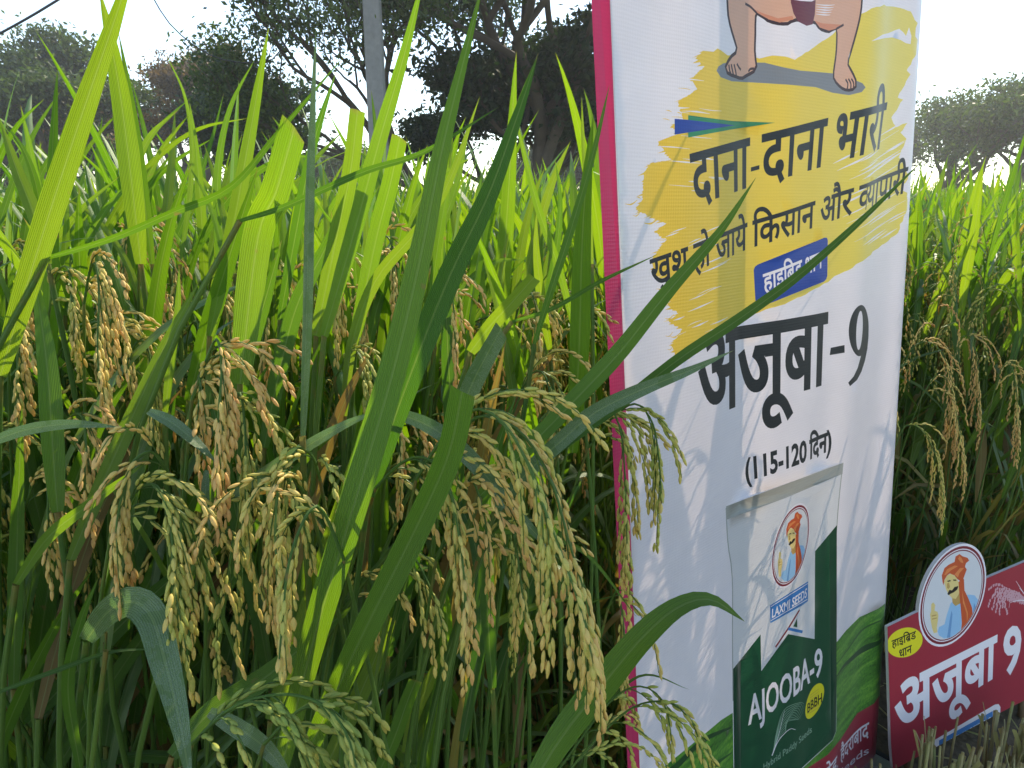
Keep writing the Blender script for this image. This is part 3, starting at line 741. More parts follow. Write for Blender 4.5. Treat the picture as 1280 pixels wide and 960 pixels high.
# ------------------------------------------------------------------ ground, distant land
def ground():
    m, nt, out = mat('field_soil'); L = nt.links; g = N(nt, 'ShaderNodeNewGeometry')
    n1 = N(nt, 'ShaderNodeTexNoise', i_Scale=3.0, i_Detail=8.0, i_Roughness=0.65); n2 = N(nt, 'ShaderNodeTexNoise', i_Scale=60.0, i_Detail=6.0)
    for n in (n1, n2): L.new(g.outputs['Position'], n.inputs['Vector'])
    c = ramp(nt, math_(nt, 'ADD', math_(nt, 'MULTIPLY', n1.outputs[0], .5), math_(nt, 'MULTIPLY', n2.outputs[0], .5)), [(0.3, (0.045, 0.032, 0.02)), (0.5, (0.09, 0.066, 0.04)), (0.7, (0.16, 0.125, 0.075))])
    p = N(nt, 'ShaderNodeBsdfPrincipled'); L.new(c, p.inputs['Base Color']); p.inputs['Roughness'].default_value = 0.95
    b = N(nt, 'ShaderNodeBump', i_Strength=0.8, i_Distance=0.01); L.new(n2.outputs[0], b.inputs['Height']); L.new(b.outputs[0], p.inputs['Normal']); L.new(p.outputs[0], out.inputs[0])
    xs = np.concatenate([-np.geomspace(1500, 3, 14), np.linspace(-2.8, 3.0, 59), np.geomspace(3.2, 1500, 14)])
    ys = np.concatenate([-np.geomspace(300, 2, 8), np.linspace(-1.8, 4.2, 61), np.geomspace(4.4, 2500, 14)])
    rnd = np.random.RandomState(3); X, Y = np.meshgrid(xs, ys)
    near = np.clip(1 - np.hypot(X, Y - 1) / 5, 0, 1)
    Z = near * (rnd.rand(*X.shape) - 0.7) * 0.03
    nx = len(xs); V = np.stack([X, Y, Z], -1).reshape(-1, 3)
    mb = MB(); mb.add(V, [(j * nx + i, j * nx + i + 1, (j + 1) * nx + i + 1, (j + 1) * nx + i) for j in range(len(ys) - 1) for i in range(nx - 1)])
    tag(mb.obj('ground', m), kind='structure')


ground()

# ------------------------------------------------------------------ rice pieces
def blade(mb, P, w, face, t=0.5, cut=False, fold=0.25, twist=0.0, nseg=None, curl=0.0, across=5, facing=None):
    """a rice blade along P: w = full width in metres, face = the way its flat side looks at the base"""
    P = np.asarray(P, float); n = len(P); T = np.gradient(P, axis=0); T /= np.linalg.norm(T, axis=1)[:, None]
    s = np.linspace(0, 1, n); face = np.asarray(face, float)
    prof = np.interp(s, [0, .06, .22, .42, .62, .8, .93, 1], [.5, .68, .92, 1, .86, .56, .24, .01]) if not cut else np.interp(s, [0, .06, .3, .6, 1], [.6, .75, .95, 1, .88])
    js = np.linspace(-1, 1, across); V = np.zeros((n, across, 3)); uv = np.zeros((n, across, 2))
    f = face - T[0] * np.dot(face, T[0]); f /= np.linalg.norm(f) + 1e-9
    for i in range(n):
        f = f - T[i] * np.dot(f, T[i]); f /= np.linalg.norm(f) + 1e-9
        if facing is not None: f = facing[i] - T[i] * np.dot(facing[i], T[i]); f /= np.linalg.norm(f) + 1e-9
        a = twist * s[i]; fi = f * math.cos(a) + np.cross(T[i], f) * math.sin(a); side = np.cross(T[i], fi)
        rag = 0.0
        for k, j in enumerate(js):
            e = prof[i] * w / 2
            V[i, k] = P[i] + side * j * e + fi * (abs(j) * fold * e * (1 + curl * s[i]))
            if cut and i == n - 1: V[i, k] += T[i] * e * (0.5 * j * math.sin(w * 9000) + 0.10 * math.sin(17 * j + w * 5000))
            uv[i, k] = (j * (0.35 + .65 * prof[i]), s[i] * (1 if not cut else 0.985))
    F_ = [(i * across + k, i * across + k + 1, (i + 1) * across + k + 1, (i + 1) * across + k) for i in range(n - 1) for k in range(across - 1)]
    mb.add(V.reshape(-1, 3), F_, t, uv.reshape(-1, 2))


def grain(mb, c, d, side, ln, r, t, hi):
    d = d / (np.linalg.norm(d) + 1e-9); a = np.cross(d, side); a /= np.linalg.norm(a) + 1e-9; b = np.cross(d, a)
    if hi: rings = [(0.0, .30), (.22, .85), (.5, 1.0), (.78, .70), (.94, .22)]; ns = 6
    else: rings = [(.12, .7), (.6, .95)]; ns = 4
    an = np.arange(ns) * 2 * math.pi / ns; V = []
    for s, k in rings:
        V.append(c + d * ln * s + r * k * (np.cos(an)[:, None] * a + 0.72 * np.sin(an)[:, None] * b))
    V = np.concatenate(V + [[c], [c + d * ln]]); nr = len(rings); F_ = []
    for i in range(nr - 1):
        for j in range(ns): F_.append((i * ns + j, i * ns + (j + 1) % ns, (i + 1) * ns + (j + 1) % ns, (i + 1) * ns + j))
    for j in range(ns):
        F_.append((nr * ns, (j + 1) % ns, j)); F_.append((nr * ns + 1, (nr - 1) * ns + j, (nr - 1) * ns + (j + 1) % ns))
    mb.add(V, F_, t)


def panicle_geo(rnd, axis, hi, nbr=11, brl=0.10, ripe=0.6, step=0.0050, gl=0.0088, gr=0.0016, spread=0.35, dirs=None):
    """axis: polyline of the rachis; returns (rachis mesh builder, grain mesh builder); branches fall under gravity"""
    ra, gm = MB(), MB(); A = spline(axis, 24); n = len(A)
    tube(ra, A, np.linspace(0.0012, 0.0005, n), 4 if not hi else 5, 0.4, False)
    L = np.linalg.norm(np.diff(A, axis=0), axis=1).sum(); T = np.gradient(A, axis=0); T /= np.linalg.norm(T, axis=1)[:, None]
    def run(P, ripe_):
        P = np.asarray(P); seg = np.linalg.norm(np.diff(P, axis=0), axis=1); S = np.concatenate([[0], np.cumsum(seg)]); k = 0; s = 0.012 if S[-1] > .03 else 0.0
        while s < S[-1]:
            c = np.array([np.interp(s, S, P[:, a]) for a in range(3)]); i = min(np.searchsorted(S, s), len(P) - 1); i = max(i, 1)
            t = P[i] - P[i - 1]; t /= np.linalg.norm(t) + 1e-9
            sd = np.cross(t, [rnd.uniform(-1, 1), rnd.uniform(-1, 1), rnd.uniform(-.3, .3)]); sd /= np.linalg.norm(sd) + 1e-9
            if k % 2: sd = -sd
            d = t + sd * rnd.uniform(0.06, 0.24); fr = s / S[-1]
            grain(gm, c + sd * gr * rnd.uniform(.35, .9), d, sd, gl * rnd.uniform(.88, 1.1), gr * rnd.uniform(.85, 1.15), min(1, max(0, ripe_ + 0.35 * (fr - .55) + rnd.uniform(-.13, .13))), hi)
            k += 1; s += step * rnd.uniform(.75, 1.25) * (1 if k % 3 else .5)
    for b in range(nbr):
        s = 0.06 + 0.90 * b / nbr; i = int(s * (n - 1)); p = A[i].copy(); az = rnd.uniform(0, 6.28)
        d = T[i] * 0.9 + spread * np.array([math.cos(az), math.sin(az), rnd.uniform(-.2, .5)]); d /= np.linalg.norm(d)
        ln = brl * rnd.uniform(.75, 1.15) * (1 - 0.35 * s) * (1 if b else .8); m = 10; P = [p]; ds = ln / m
        g = rnd.uniform(.20, .42)
        for _ in range(m):
            d = d + np.array([0, 0, -1.0]) * g; d /= np.linalg.norm(d); p = p + d * ds; P.append(p)
        tube(ra, P, np.linspace(.0006, .0003, len(P)), 3, 0.5, False); run(P, ripe + rnd.uniform(-.10, .10))
    tail = A[int(n * .62):]; run(tail, ripe)
    return ra, gm


RN = random.Random(11)
def gpoly(a, b, c, n=12): return spline([a, b, c], n)


# shared blades: they rise along +Z and bend over towards +X
LEAVES, LEAFPTS, DRY = [], [], []
for k in range(14):
    ln = 1.0; bend = [0.15, 0.25, 0.4, 0.55, 0.8, 1.1, 1.5, 0.2, 0.35, 0.6, 1.9, 0.1, 0.3, 0.9][k]; P = [(0, 0, 0)]; a = 0.02; n = 15
    for i in range(n):
        a += bend * 1.7 * (0.25 + 1.5 * (i / n) ** 1.5) / n; p = P[-1]; P.append((p[0] + math.sin(a) / n, p[1] + 0.02 * math.sin(i * .5 + k) / n, p[2] + math.cos(a) / n))
    mb = MB(); blade(mb, P, 0.040, (1, 0, 0), 0.2 + 0.6 * (k % 5) / 4, False, 0.30, RN.uniform(-.9, .9), across=5)
    LEAVES.append(mb.mesh('rice_blade', M['leaf'])); DRY.append(mb.mesh('rice_blade_yellow', M['leaf_dry'])); LEAFPTS.append(np.array(P))
LEAFCOARSE = []
for k in range(14):
    P = LEAFPTS[k][::3]; mb = MB(); blade(mb, P, 0.040, (1, 0, 0), 0.5, False, 0.3, RN.uniform(-.9, .9), across=3); LEAFCOARSE.append((np.concatenate(mb.v), mb.f, np.concatenate(mb.uv)))
STEMS = []
for k in range(4):
    mb = MB(); P = [(0.10 * (z ** 2.0) , 0.01 * math.sin(3 * z + k), z) for z in np.linspace(0, 1, 8)]; tube(mb, P, np.linspace(.0032, .0016, 8), 6, 0.15 + .2 * k, False); STEMS.append(mb.mesh('rice_culm', M['stem']))
PANS = []
for k in range(7):
    rn = random.Random(100 + k); h = 0.06 + 0.02 * (k % 3)
    ax = [(0, 0, 0), (0.005, 0, 0.06), (0.022 + .004 * k, 0, 0.095), (0.055 + .004 * k, 0, 0.088), (0.075 + .004 * k, 0.003, 0.045), (0.084 + .003 * k, 0.0, -0.01), (0.088, 0, -0.075)]
    ra, gm = panicle_geo(rn, ax, True, 10, 0.095, [0.25, .4, .5, .6, .7, .8, .35][k], spread=0.35)
    PANS.append((ra.mesh('rachis', M['stem']), gm.mesh('grains', M['grain'])))


def xf(V, Mx): V = np.asarray(V); Mn = np.array(Mx); return V @ Mn[:3, :3].T + Mn[:3, 3]


def plant_plan(rnd, tall=1.0, nt=9, lean=None, pp=.93, wf=1.0):
    """tillers of one hill: list of (stem matrix, [leaf (k, matrix, dry)], panicle matrix or None)"""
    out = []
    for i in range(nt):
        az = 6.283 * (i + rnd.random()) / nt if lean is None else rnd.gauss(lean, 1.0); out_ = rnd.uniform(0.10, 1.0)
        H = 0.98 * tall * rnd.uniform(.85, 1.06)
        base = Vector((0.03 * rnd.random() * math.cos(az), 0.03 * rnd.random() * math.sin(az), -0.01))
        Ms = Matrix.Translation(base) @ Matrix.Rotation(az, 4, 'Z') @ Matrix.Rotation(0.10 * out_, 4, 'Y') @ Matrix.Diagonal((out_ * H * 1.2, 1, H, 1))
        lv = []
        for j, hf in enumerate((0.97, 0.86, 0.70, 0.52, 0.34, 0.16)):
            if rnd.random() < .12: continue
            p = Ms @ Vector((0.10 * hf ** 2, 0, hf)); la = az + rnd.gauss(0, .9) + (3.14 if j % 2 else 0)
            ln = tall * rnd.uniform(.22, .37) * (1 if j < 3 else 1.05); wd = rnd.uniform(.30, .44)
            k = rnd.choice([0, 1, 2, 7, 8, 11, 12, 3, 4] if j == 0 else [1, 2, 3, 4, 5, 9, 13, 8, 6, 10])
            tilt = rnd.uniform(.05, .38) if j == 0 else rnd.uniform(.15, .6)
            if j < 2: tilt *= .7; ln *= 1.08
            Ml = Matrix.Translation(p) @ Matrix.Rotation(la, 4, 'Z') @ Matrix.Rotation(tilt, 4, 'Y') @ Matrix.Diagonal((ln, ln * wd * wf / .44 * 1.6, ln, 1))
            lv.append((k, Ml, (j >= 3 and rnd.random() < .45) or rnd.random() < .03))
        pm = None
        if rnd.random() < pp:
            p = Ms @ Vector((0.10, 0, 1.0)); s = rnd.uniform(.85, 1.15)
            pm = (rnd.randrange(len(PANS)), Matrix.Translation(p) @ Matrix.Rotation(az + rnd.gauss(0, .7), 4, 'Z') @ Matrix.Rotation(rnd.uniform(.0, .5), 4, 'Y') @ Matrix.Scale(s, 4))
        out.append((i % 4, Ms, lv, pm))
    return out


PLABEL = 'leafy rice plant with drooping ripening ears in the dense stand beside the banner'


def near_plant(rnd, x, y, tall, label, group, nt=9, ok=lambda P: True, pp=.66):
    root = empty('rice_plant', (x, y, 0)); tag(root, label, 'rice plant', group)
    B = Matrix.Translation((x, y, 0)); cnt = 0
    for ks, Ms, lv, pm in plant_plan(rnd, tall, nt, pp=pp, wf=.95):
        if hits_banner(xf([(0.10 * z * z, 0, z) for z in np.linspace(0, 1, 7)], B @ Ms)): continue
        link('stem', STEMS[ks], root, mat=Ms)
        for k, Ml, dry in lv:
            WP = xf(LEAFPTS[k], B @ Ml)
            if hits_banner(WP) or hits_sign(WP) or not ok(WP): continue
            link('leaf', (DRY if dry else LEAVES)[k], root, mat=Ml); cnt += 1
        if pm:
            k, Mp = pm; WP = xf([(0, 0, 0), (.06, 0, .1), (.09, 0, 0), (.15, 0, -.12), (.05, .06, -.12), (.05, -.06, -.12), (.1, .07, 0), (.1, -.07, 0), (.17, 0, -.02), (.12, .05, .08), (.12, -.05, .08), (0, 0, -.1)], B @ Mp)
            if not (hits_banner(WP) or hits_sign(WP) or not ok(WP)):
                o = link('panicle', PANS[k][0], root, mat=Mp); g = link('grains', PANS[k][1], o); g['kind'] = 'stuff'
    return root


# -- joined, coarse plants for the middle distance (each hill one mesh) and for the far crop
def coarse_plant(rnd, mb_, fm, tall=1.0, nt=8, off=(0, 0), grains=True, gstep=0.011):
    """adds to one builder; fm collects a material index per face: 0 leaf 1 dry 2 stem 3 grain"""
    B = Matrix.Translation((off[0], off[1], 0))
    for ks, Ms, lv, pm in plant_plan(rnd, tall, nt):
        P = xf([(0.10 * z * z, 0, z) for z in (0, .35, .7, 1)], B @ Ms); n0 = len(mb_.f); tube(mb_, P, [.003, .0026, .002, .0015], 3, rnd.random(), False); fm += [2] * (len(mb_.f) - n0)
        for k, Ml, dry in lv:
            V, F_, uv = LEAFCOARSE[k]; n0 = len(mb_.f); mb_.add(xf(V, B @ Ml), F_, rnd.random(), uv); fm += [1 if dry else 0] * (len(mb_.f) - n0)
        if pm and grains:
            k, Mp = pm; ax = [(0, 0, 0), (0.02, 0, 0.085), (0.055, 0, 0.088), (0.080, 0, 0.045), (0.09, 0, -0.01), (0.092, 0, -0.07)]
            ra, gm = panicle_geo(rnd, xf(ax, B @ Mp), False, 7, 0.085, rnd.uniform(.15, .75), step=gstep, gl=.0105, gr=.0022)
            for q, mi in ((ra, 2), (gm, 3)):
                n0 = len(mb_.f); mb_.add(np.concatenate(q.v), q.f, np.concatenate(q.t)); fm += [mi] * (len(mb_.f) - n0)


RMATS = [M['leaf'], M['leaf_dry'], M['stem'], M['grain']]
MID = []
for k in range(7):
    mb, fm = MB(), []; coarse_plant(random.Random(300 + k), mb, fm, 1.0, 9); MID.append(mb.mesh('rice_hill', RMATS, True, fm))

# ------------------------------------------------------------------ hero blades traced from the photograph: (pixel path, depth at base, depth at tip, width in px, options)
HB = [
    ([(0, 470), (45, 320), (95, 165), (150, 5), (172, -70)], .50, .40, 37, dict(t=.75)),
    ([(176, 330), (166, 240), (152, 130), (138, 50), (124, -14)], .62, .52, 31, dict(t=.7)),
    ([(190, 330), (178, 230), (164, 130), (148, 40)], .66, .58, 15, dict(t=.6)),
    ([(300, 480), (322, 300), (345, 240), (368, 160)], .52, .46, 44, dict(t=.95, cut=1)),
    ([(262, 420), (290, 290), (312, 170), (326, 90), (336, 33)], .56, .50, 22, dict(t=.8)),
    ([(236, 500), (262, 400), (290, 310), (322, 210)], .58, .52, 27, dict(t=.35)),
    ([(378, 545), (383, 400), (386, 250), (391, 120), (395, 34)], .46, .42, 15, dict(t=.2, m='leaf_dew', face=.9)),
    ([(350, 400), (372, 280), (392, 180), (420, 90)], .62, .56, 17, dict(t=.2)),
    ([(405, 420), (440, 300), (476, 170), (505, 70), (532, -40)], .54, .46, 26, dict(t=.85)),
    ([(352, 960), (392, 800), (440, 640), (490, 470), (524, 330), (552, 190), (580, 75), (606, -30)], .44, .36, 47, dict(t=.45)),
    ([(460, 620), (505, 490), (560, 350), (610, 245), (645, 150), (673, 66)], .46, .42, 38, dict(t=.15)),
    ([(395, 420), (420, 300), (438, 215), (447, 138)], .60, .55, 24, dict(t=.8, cut=1)),
    ([(445, 420), (470, 300), (488, 230), (500, 172)], .60, .55, 26, dict(t=.95, cut=1)),
    ([(60, 322), (140, 298), (215, 266), (289, 233), (350, 163), (432, 68)], .48, .50, 11, dict(t=.1)),
    ([(300, 276), (357, 258), (454, 215), (530, 190), (625, 133)], .47, .46, 10, dict(t=.2)),
    ([(668, 430), (690, 360), (716, 280), (742, 190), (762, 106)], .55, .50, 12, dict(t=.1)),
    ([(600, 620), (655, 565), (712, 507), (775, 440), (835, 365), (900, 290), (945, 222)], .50, .50, 28, dict(t=.2, face=-.4)),
    ([(640, 610), (700, 560), (780, 502), (850, 448), (925, 398), (1000, 343), (1080, 272), (1156, 198)], .52, .58, 17, dict(t=.3)),
    ([(618, 640), (660, 590), (705, 548), (745, 515), (800, 488), (865, 462), (917, 438)], .50, .52, 25, dict(t=.25, m='leaf_dew')),
    ([(640, 402), (690, 386), (750, 352), (822, 318)], .60, .60, 7, dict(t=.2)),
    ([(588, 440), (615, 405), (640, 378), (668, 346)], .56, .54, 24, dict(t=.9, cut=1)),
    ([(560, 560), (590, 480), (626, 412)], .50, .48, 31, dict(t=.1, cut=1, m='leaf_dew')),
    ([(390, 930), (450, 800), (520, 660), (560, 570), (578, 488)], .42, .38, 42, dict(t=.2, cut=1)),
    ([(275, 630), (330, 592), (400, 548), (446, 524), (482, 514)], .48, .46, 18, dict(t=.5, m='leaf_dew')),
    ([(480, 514), (525, 527), (565, 552), (605, 592), (645, 640), (700, 700)], .46, .48, 25, dict(t=.2, m='leaf_dew')),
    ([(-30, 560), (30, 538), (90, 530), (150, 534)], .44, .46, 17, dict(t=.2, m='leaf_dew')),
    ([(186, 514), (214, 528), (246, 554), (270, 578)], .46, .44, 19, dict(t=.1, m='leaf_dew')),
    ([(258, 588), (257, 620), (263, 664)], .46, .45, 12, dict(t=.1, m='leaf_dew')),
    ([(108, 800), (135, 765), (165, 752), (190, 772), (207, 830), (224, 900), (240, 990)], .44, .36, 46, dict(t=.3, m='leaf_dew', face=.15)),
    ([(655, 1000), (700, 925), (752, 858), (805, 795), (850, 758), (890, 750), (931, 777)], .42, .46, 44, dict(t=.3)),
    ([(-20, 872), (60, 842), (140, 815), (200, 812)], .42, .46, 7, dict(t=.3)),
    ([(215, 945), (262, 892), (330, 848), (400, 790), (445, 755)], .46, .50, 34, dict(t=.05)),
    ([(262, 890), (300, 912), (335, 938), (372, 985)], .40, .38, 27, dict(t=.2, m='leaf_dew')),
    ([(338, 900), (378, 790), (412, 690), (448, 580), (478, 470), (500, 380)], .50, .46, 34, dict(t=.98)),
    ([(72, 640), (66, 560), (60, 470), (50, 390), (40, 330)], .50, .50, 31, dict(t=.5)),
    ([(88, 700), (130, 600), (175, 500), (212, 420), (250, 350)], .50, .52, 24, dict(t=.55)),
    ([(206, 520), (214, 450), (222, 390), (224, 334)], .56, .54, 13, dict(t=.9)),
    ([(0, 150), (20, 210), (45, 275), (60, 330)][::-1], .60, .58, 20, dict(t=.7)),
    ([(100, 960), (85, 860), (100, 780), (123, 722)], .46, .42, 17, dict(t=.3)),
    ([(20, 730), (60, 672), (115, 628), (182, 578)], .46, .44, 18, dict(t=.55)),
    ([(530, 640), (590, 660), (660, 668), (730, 690), (796, 772)], .50, .52, 8, dict(t=.3)),
    ([(660, 975), (735, 905), (800, 845), (862, 862)], .58, .60, 5, dict(t=.3)),
    ([(340, 960), (350, 860), (372, 740), (392, 640)], .62, .60, 24, dict(t=.3)),
    ([(250, 640), (285, 560), (300, 470), (330, 380), (352, 300)], .60, .56, 30, dict(t=.15)),
    ([(330, 560), (348, 470), (372, 380), (412, 300), (440, 230)], .60, .58, 26, dict(t=.3)),
    ([(430, 520), (440, 430), (470, 350), (520, 290), (560, 230), (600, 120)], .60, .56, 18, dict(t=.85)),
    ([(745, 960), (690, 1000), (640, 900), (560, 862)], .5, .5, 5, dict(t=.9)),
    ([(505, 960), (520, 890), (560, 810), (566, 790)], .60, .60, 19, dict(t=.95, cut=1)),
    ([(560, 990), (585, 860), (610, 760), (628, 640)], .70, .68, 18, dict(t=.95, m='leaf_dry')),
    ([(395, 985), (440, 890), (470, 820), (486, 770)], .55, .53, 26, dict(t=.9, cut=1)),
    ([(462, 990), (490, 930), (508, 880), (520, 850)], .52, .50, 22, dict(t=.6, cut=1)),
    ([(650, 560), (640, 480), (622, 380), (600, 300), (585, 262)], .68, .66, 14, dict(t=.9)),
    ([(720, 420), (700, 340), (670, 250), (640, 128)], .72, .70, 12, dict(t=.9)),
    ([(740, 330), (735, 250), (729, 180), (727, 120)], .74, .72, 9, dict(t=.95)),
]
if True:
    HB = [h for h in HB if h[0][0] != (745, 960)]
# roots of the hero plants, along the field edge: (x, y, label)
HR = [(-0.52, 0.52, 'rice plant at the far left with a broad bright leaf crossing the sky'),
      (-0.30, 0.56, 'rice plant with a grey dewy leaf drooping at the bottom left corner'),
      (-0.14, 0.60, 'rice plant sending up the bright square-cut leaf beside the pale upright leaf'),
      (-0.02, 0.62, 'rice plant with the widest dark green leaf running up through the middle of the stand'),
      (0.08, 0.66, 'rice plant with heavy golden ears hanging nearest in front of the magenta banner edge'),
      (0.17, 0.66, 'rice plant whose long dark leaves reach across the lettering of the banner')]
HR.append((float(W(1190, 600, 1.85).x), float(W(1190, 600, 1.85).y) + .05, 'rice plant with golden drooping ears to the right of the banner'))
NB = len(HR)
for x_, y_, l_ in ((-.80, .86, 'second-row rice plant with thin upright blades at the left border'), (-.56, .90, 'second-row rice plant with thin upright blades under the broad green tree'), (-.34, .92, 'second-row rice plant with thin upright blades under the brownish tree'),
                   (-.14, .93, 'second-row rice plant with thin upright blades in line with the concrete pole'), (.06, .92, 'second-row rice plant with thin upright blades beside the magenta banner edge')): HR.append((x_, y_, l_))
HPL = []
for x, y, lb in HR:
    o = empty('rice_plant', (x, y, 0)); tag(o, lb, 'rice plant', 'rice plants at the near edge of the crop'); HPL.append(o)


def root_for(p):
    p = np.array(p); return 6 if p[0] > .6 else min(range(6), key=lambda i: abs(HR[i][0] - p[0] * 1.15))


def culm(p_top, tdir, ri, r0=.0032, r1=.0022, t=.3):
    """stem from the plant's foot up to the point where a blade or ear leaves it"""
    x, y, _ = HR[ri]; p = np.array(p_top); h = p[2]; jx, jy = RN.uniform(-.04, .04), RN.uniform(-.03, .05)
    if h < 0.06: return
    td = np.array(tdir) / np.linalg.norm(tdir); td[2] = max(td[2], 0.0); td = td * .8 + np.array([0, 0, .8]); td /= np.linalg.norm(td)
    q0 = np.array([x + jx, y + jy, -.01]); q1 = p - td * h * .5; t_ = np.linspace(0, 1, 14)[:, None]
    P = (1 - t_) ** 2 * q0 + 2 * t_ * (1 - t_) * q1 + t_ ** 2 * p; mb = MB(); tube(mb, P, np.linspace(r0, r1, 14), 6, t, False)
    mb.obj('stem', M['stem'], HPL[ri])


rq = random.Random(5)
for i in range(46):        # broad dark blades standing between the ears
    x0, y0 = rq.uniform(-60, 620), rq.uniform(720, 1020); l_ = rq.uniform(300, 520); a_ = rq.gauss(.30, .22); b_ = rq.gauss(.10, .25); d_ = rq.uniform(.56, .78)
    if x0 > 380: a_ = rq.gauss(.12, .15); l_ *= .8
    P_ = [(x0, y0)]
    for k_ in range(5): aa = a_ + b_ * (k_ / 4) ** 2 * 1.6; P_.append((P_[-1][0] + math.sin(aa) * l_ / 5, P_[-1][1] - math.cos(aa) * l_ / 5))
    HB.append((P_, d_, d_ + rq.uniform(-.06, .06), rq.uniform(17, 29), dict(t=rq.choice((.02, .1, .2, .35)), face=rq.uniform(-.6, .6), **({'m': 'leaf_dry'} if rq.random() < .10 else {}))))
for i in range(95):        # thin upright blades of the second row
    x0, y0 = rq.uniform(-40, 690), rq.uniform(330, 520); l_ = rq.uniform(170, 330) * (1 if x0 < 480 else .75); a_ = rq.gauss(.10, .24); b_ = rq.gauss(.05, .25); d_ = rq.uniform(.72, 1.0)
    P_ = [(x0, y0)]
    for k_ in range(5): aa = a_ + b_ * (k_ / 4) ** 2 * 1.6; P_.append((P_[-1][0] + math.sin(aa) * l_ / 5, P_[-1][1] - math.cos(aa) * l_ / 5))
    if max(q[0] for q in P_) > 725: continue
    HB.append((P_, d_, d_ + rq.uniform(-.06, .06), rq.uniform(8, 15), dict(t=rq.uniform(.2, 1), face=rq.uniform(-.7, .7), back=1)))
for pts, d0, d1, wpx, op in HB:
    n = len(pts); Q = [(x, y, d0 + (d1 - d0) * (i / (n - 1))) for i, (x, y) in enumerate(pts)]
    P = np.array([tuple(W(*q)) for q in Q]); S = spline(P, 26); ph = op.get('face', RN.uniform(-.35, .35))
    dm = (d0 + d1) / 2; w = wpx / F * dm / math.cos(ph) * 0.84
    mid = S[len(S) // 2]; T = S[len(S) // 2 + 1] - mid; T /= np.linalg.norm(T)
    tocam = np.array(CAM) - S[0]; T0 = S[1] - S[0]; T0 /= np.linalg.norm(T0); f = tocam - T0 * np.dot(tocam, T0); f /= np.linalg.norm(f)
    f = f * math.cos(ph) + np.cross(T0, f) * math.sin(ph)
    FC = []
    for k_ in range(len(S)):
        c_ = np.array(CAM) - S[k_]; T_ = S[min(k_ + 1, len(S) - 1)] - S[max(k_ - 1, 0)]; T_ /= np.linalg.norm(T_); c_ = c_ - T_ * np.dot(c_, T_); c_ /= np.linalg.norm(c_)
        FC.append(c_ * math.cos(ph) + np.cross(T_, c_) * math.sin(ph))
    mb = MB(); blade(mb, S, w, f, op.get('t', .5), bool(op.get('cut')), 0.18, RN.uniform(-.35, .35), across=7, facing=FC)
    ri = min(range(NB, NB + 5), key=lambda i: abs(HR[i][0] - S[0][0])) if op.get('back') else 5 if max(q[0] for q in pts) > 900 and pts[0][0] < 645 else root_for(S[0]); mb.obj('leaf', M[op.get('m', 'leaf')], HPL[ri])
    if pts[0] not in ((480, 514), (186, 514), (258, 588), (262, 890)): culm(S[0], T0, ri)

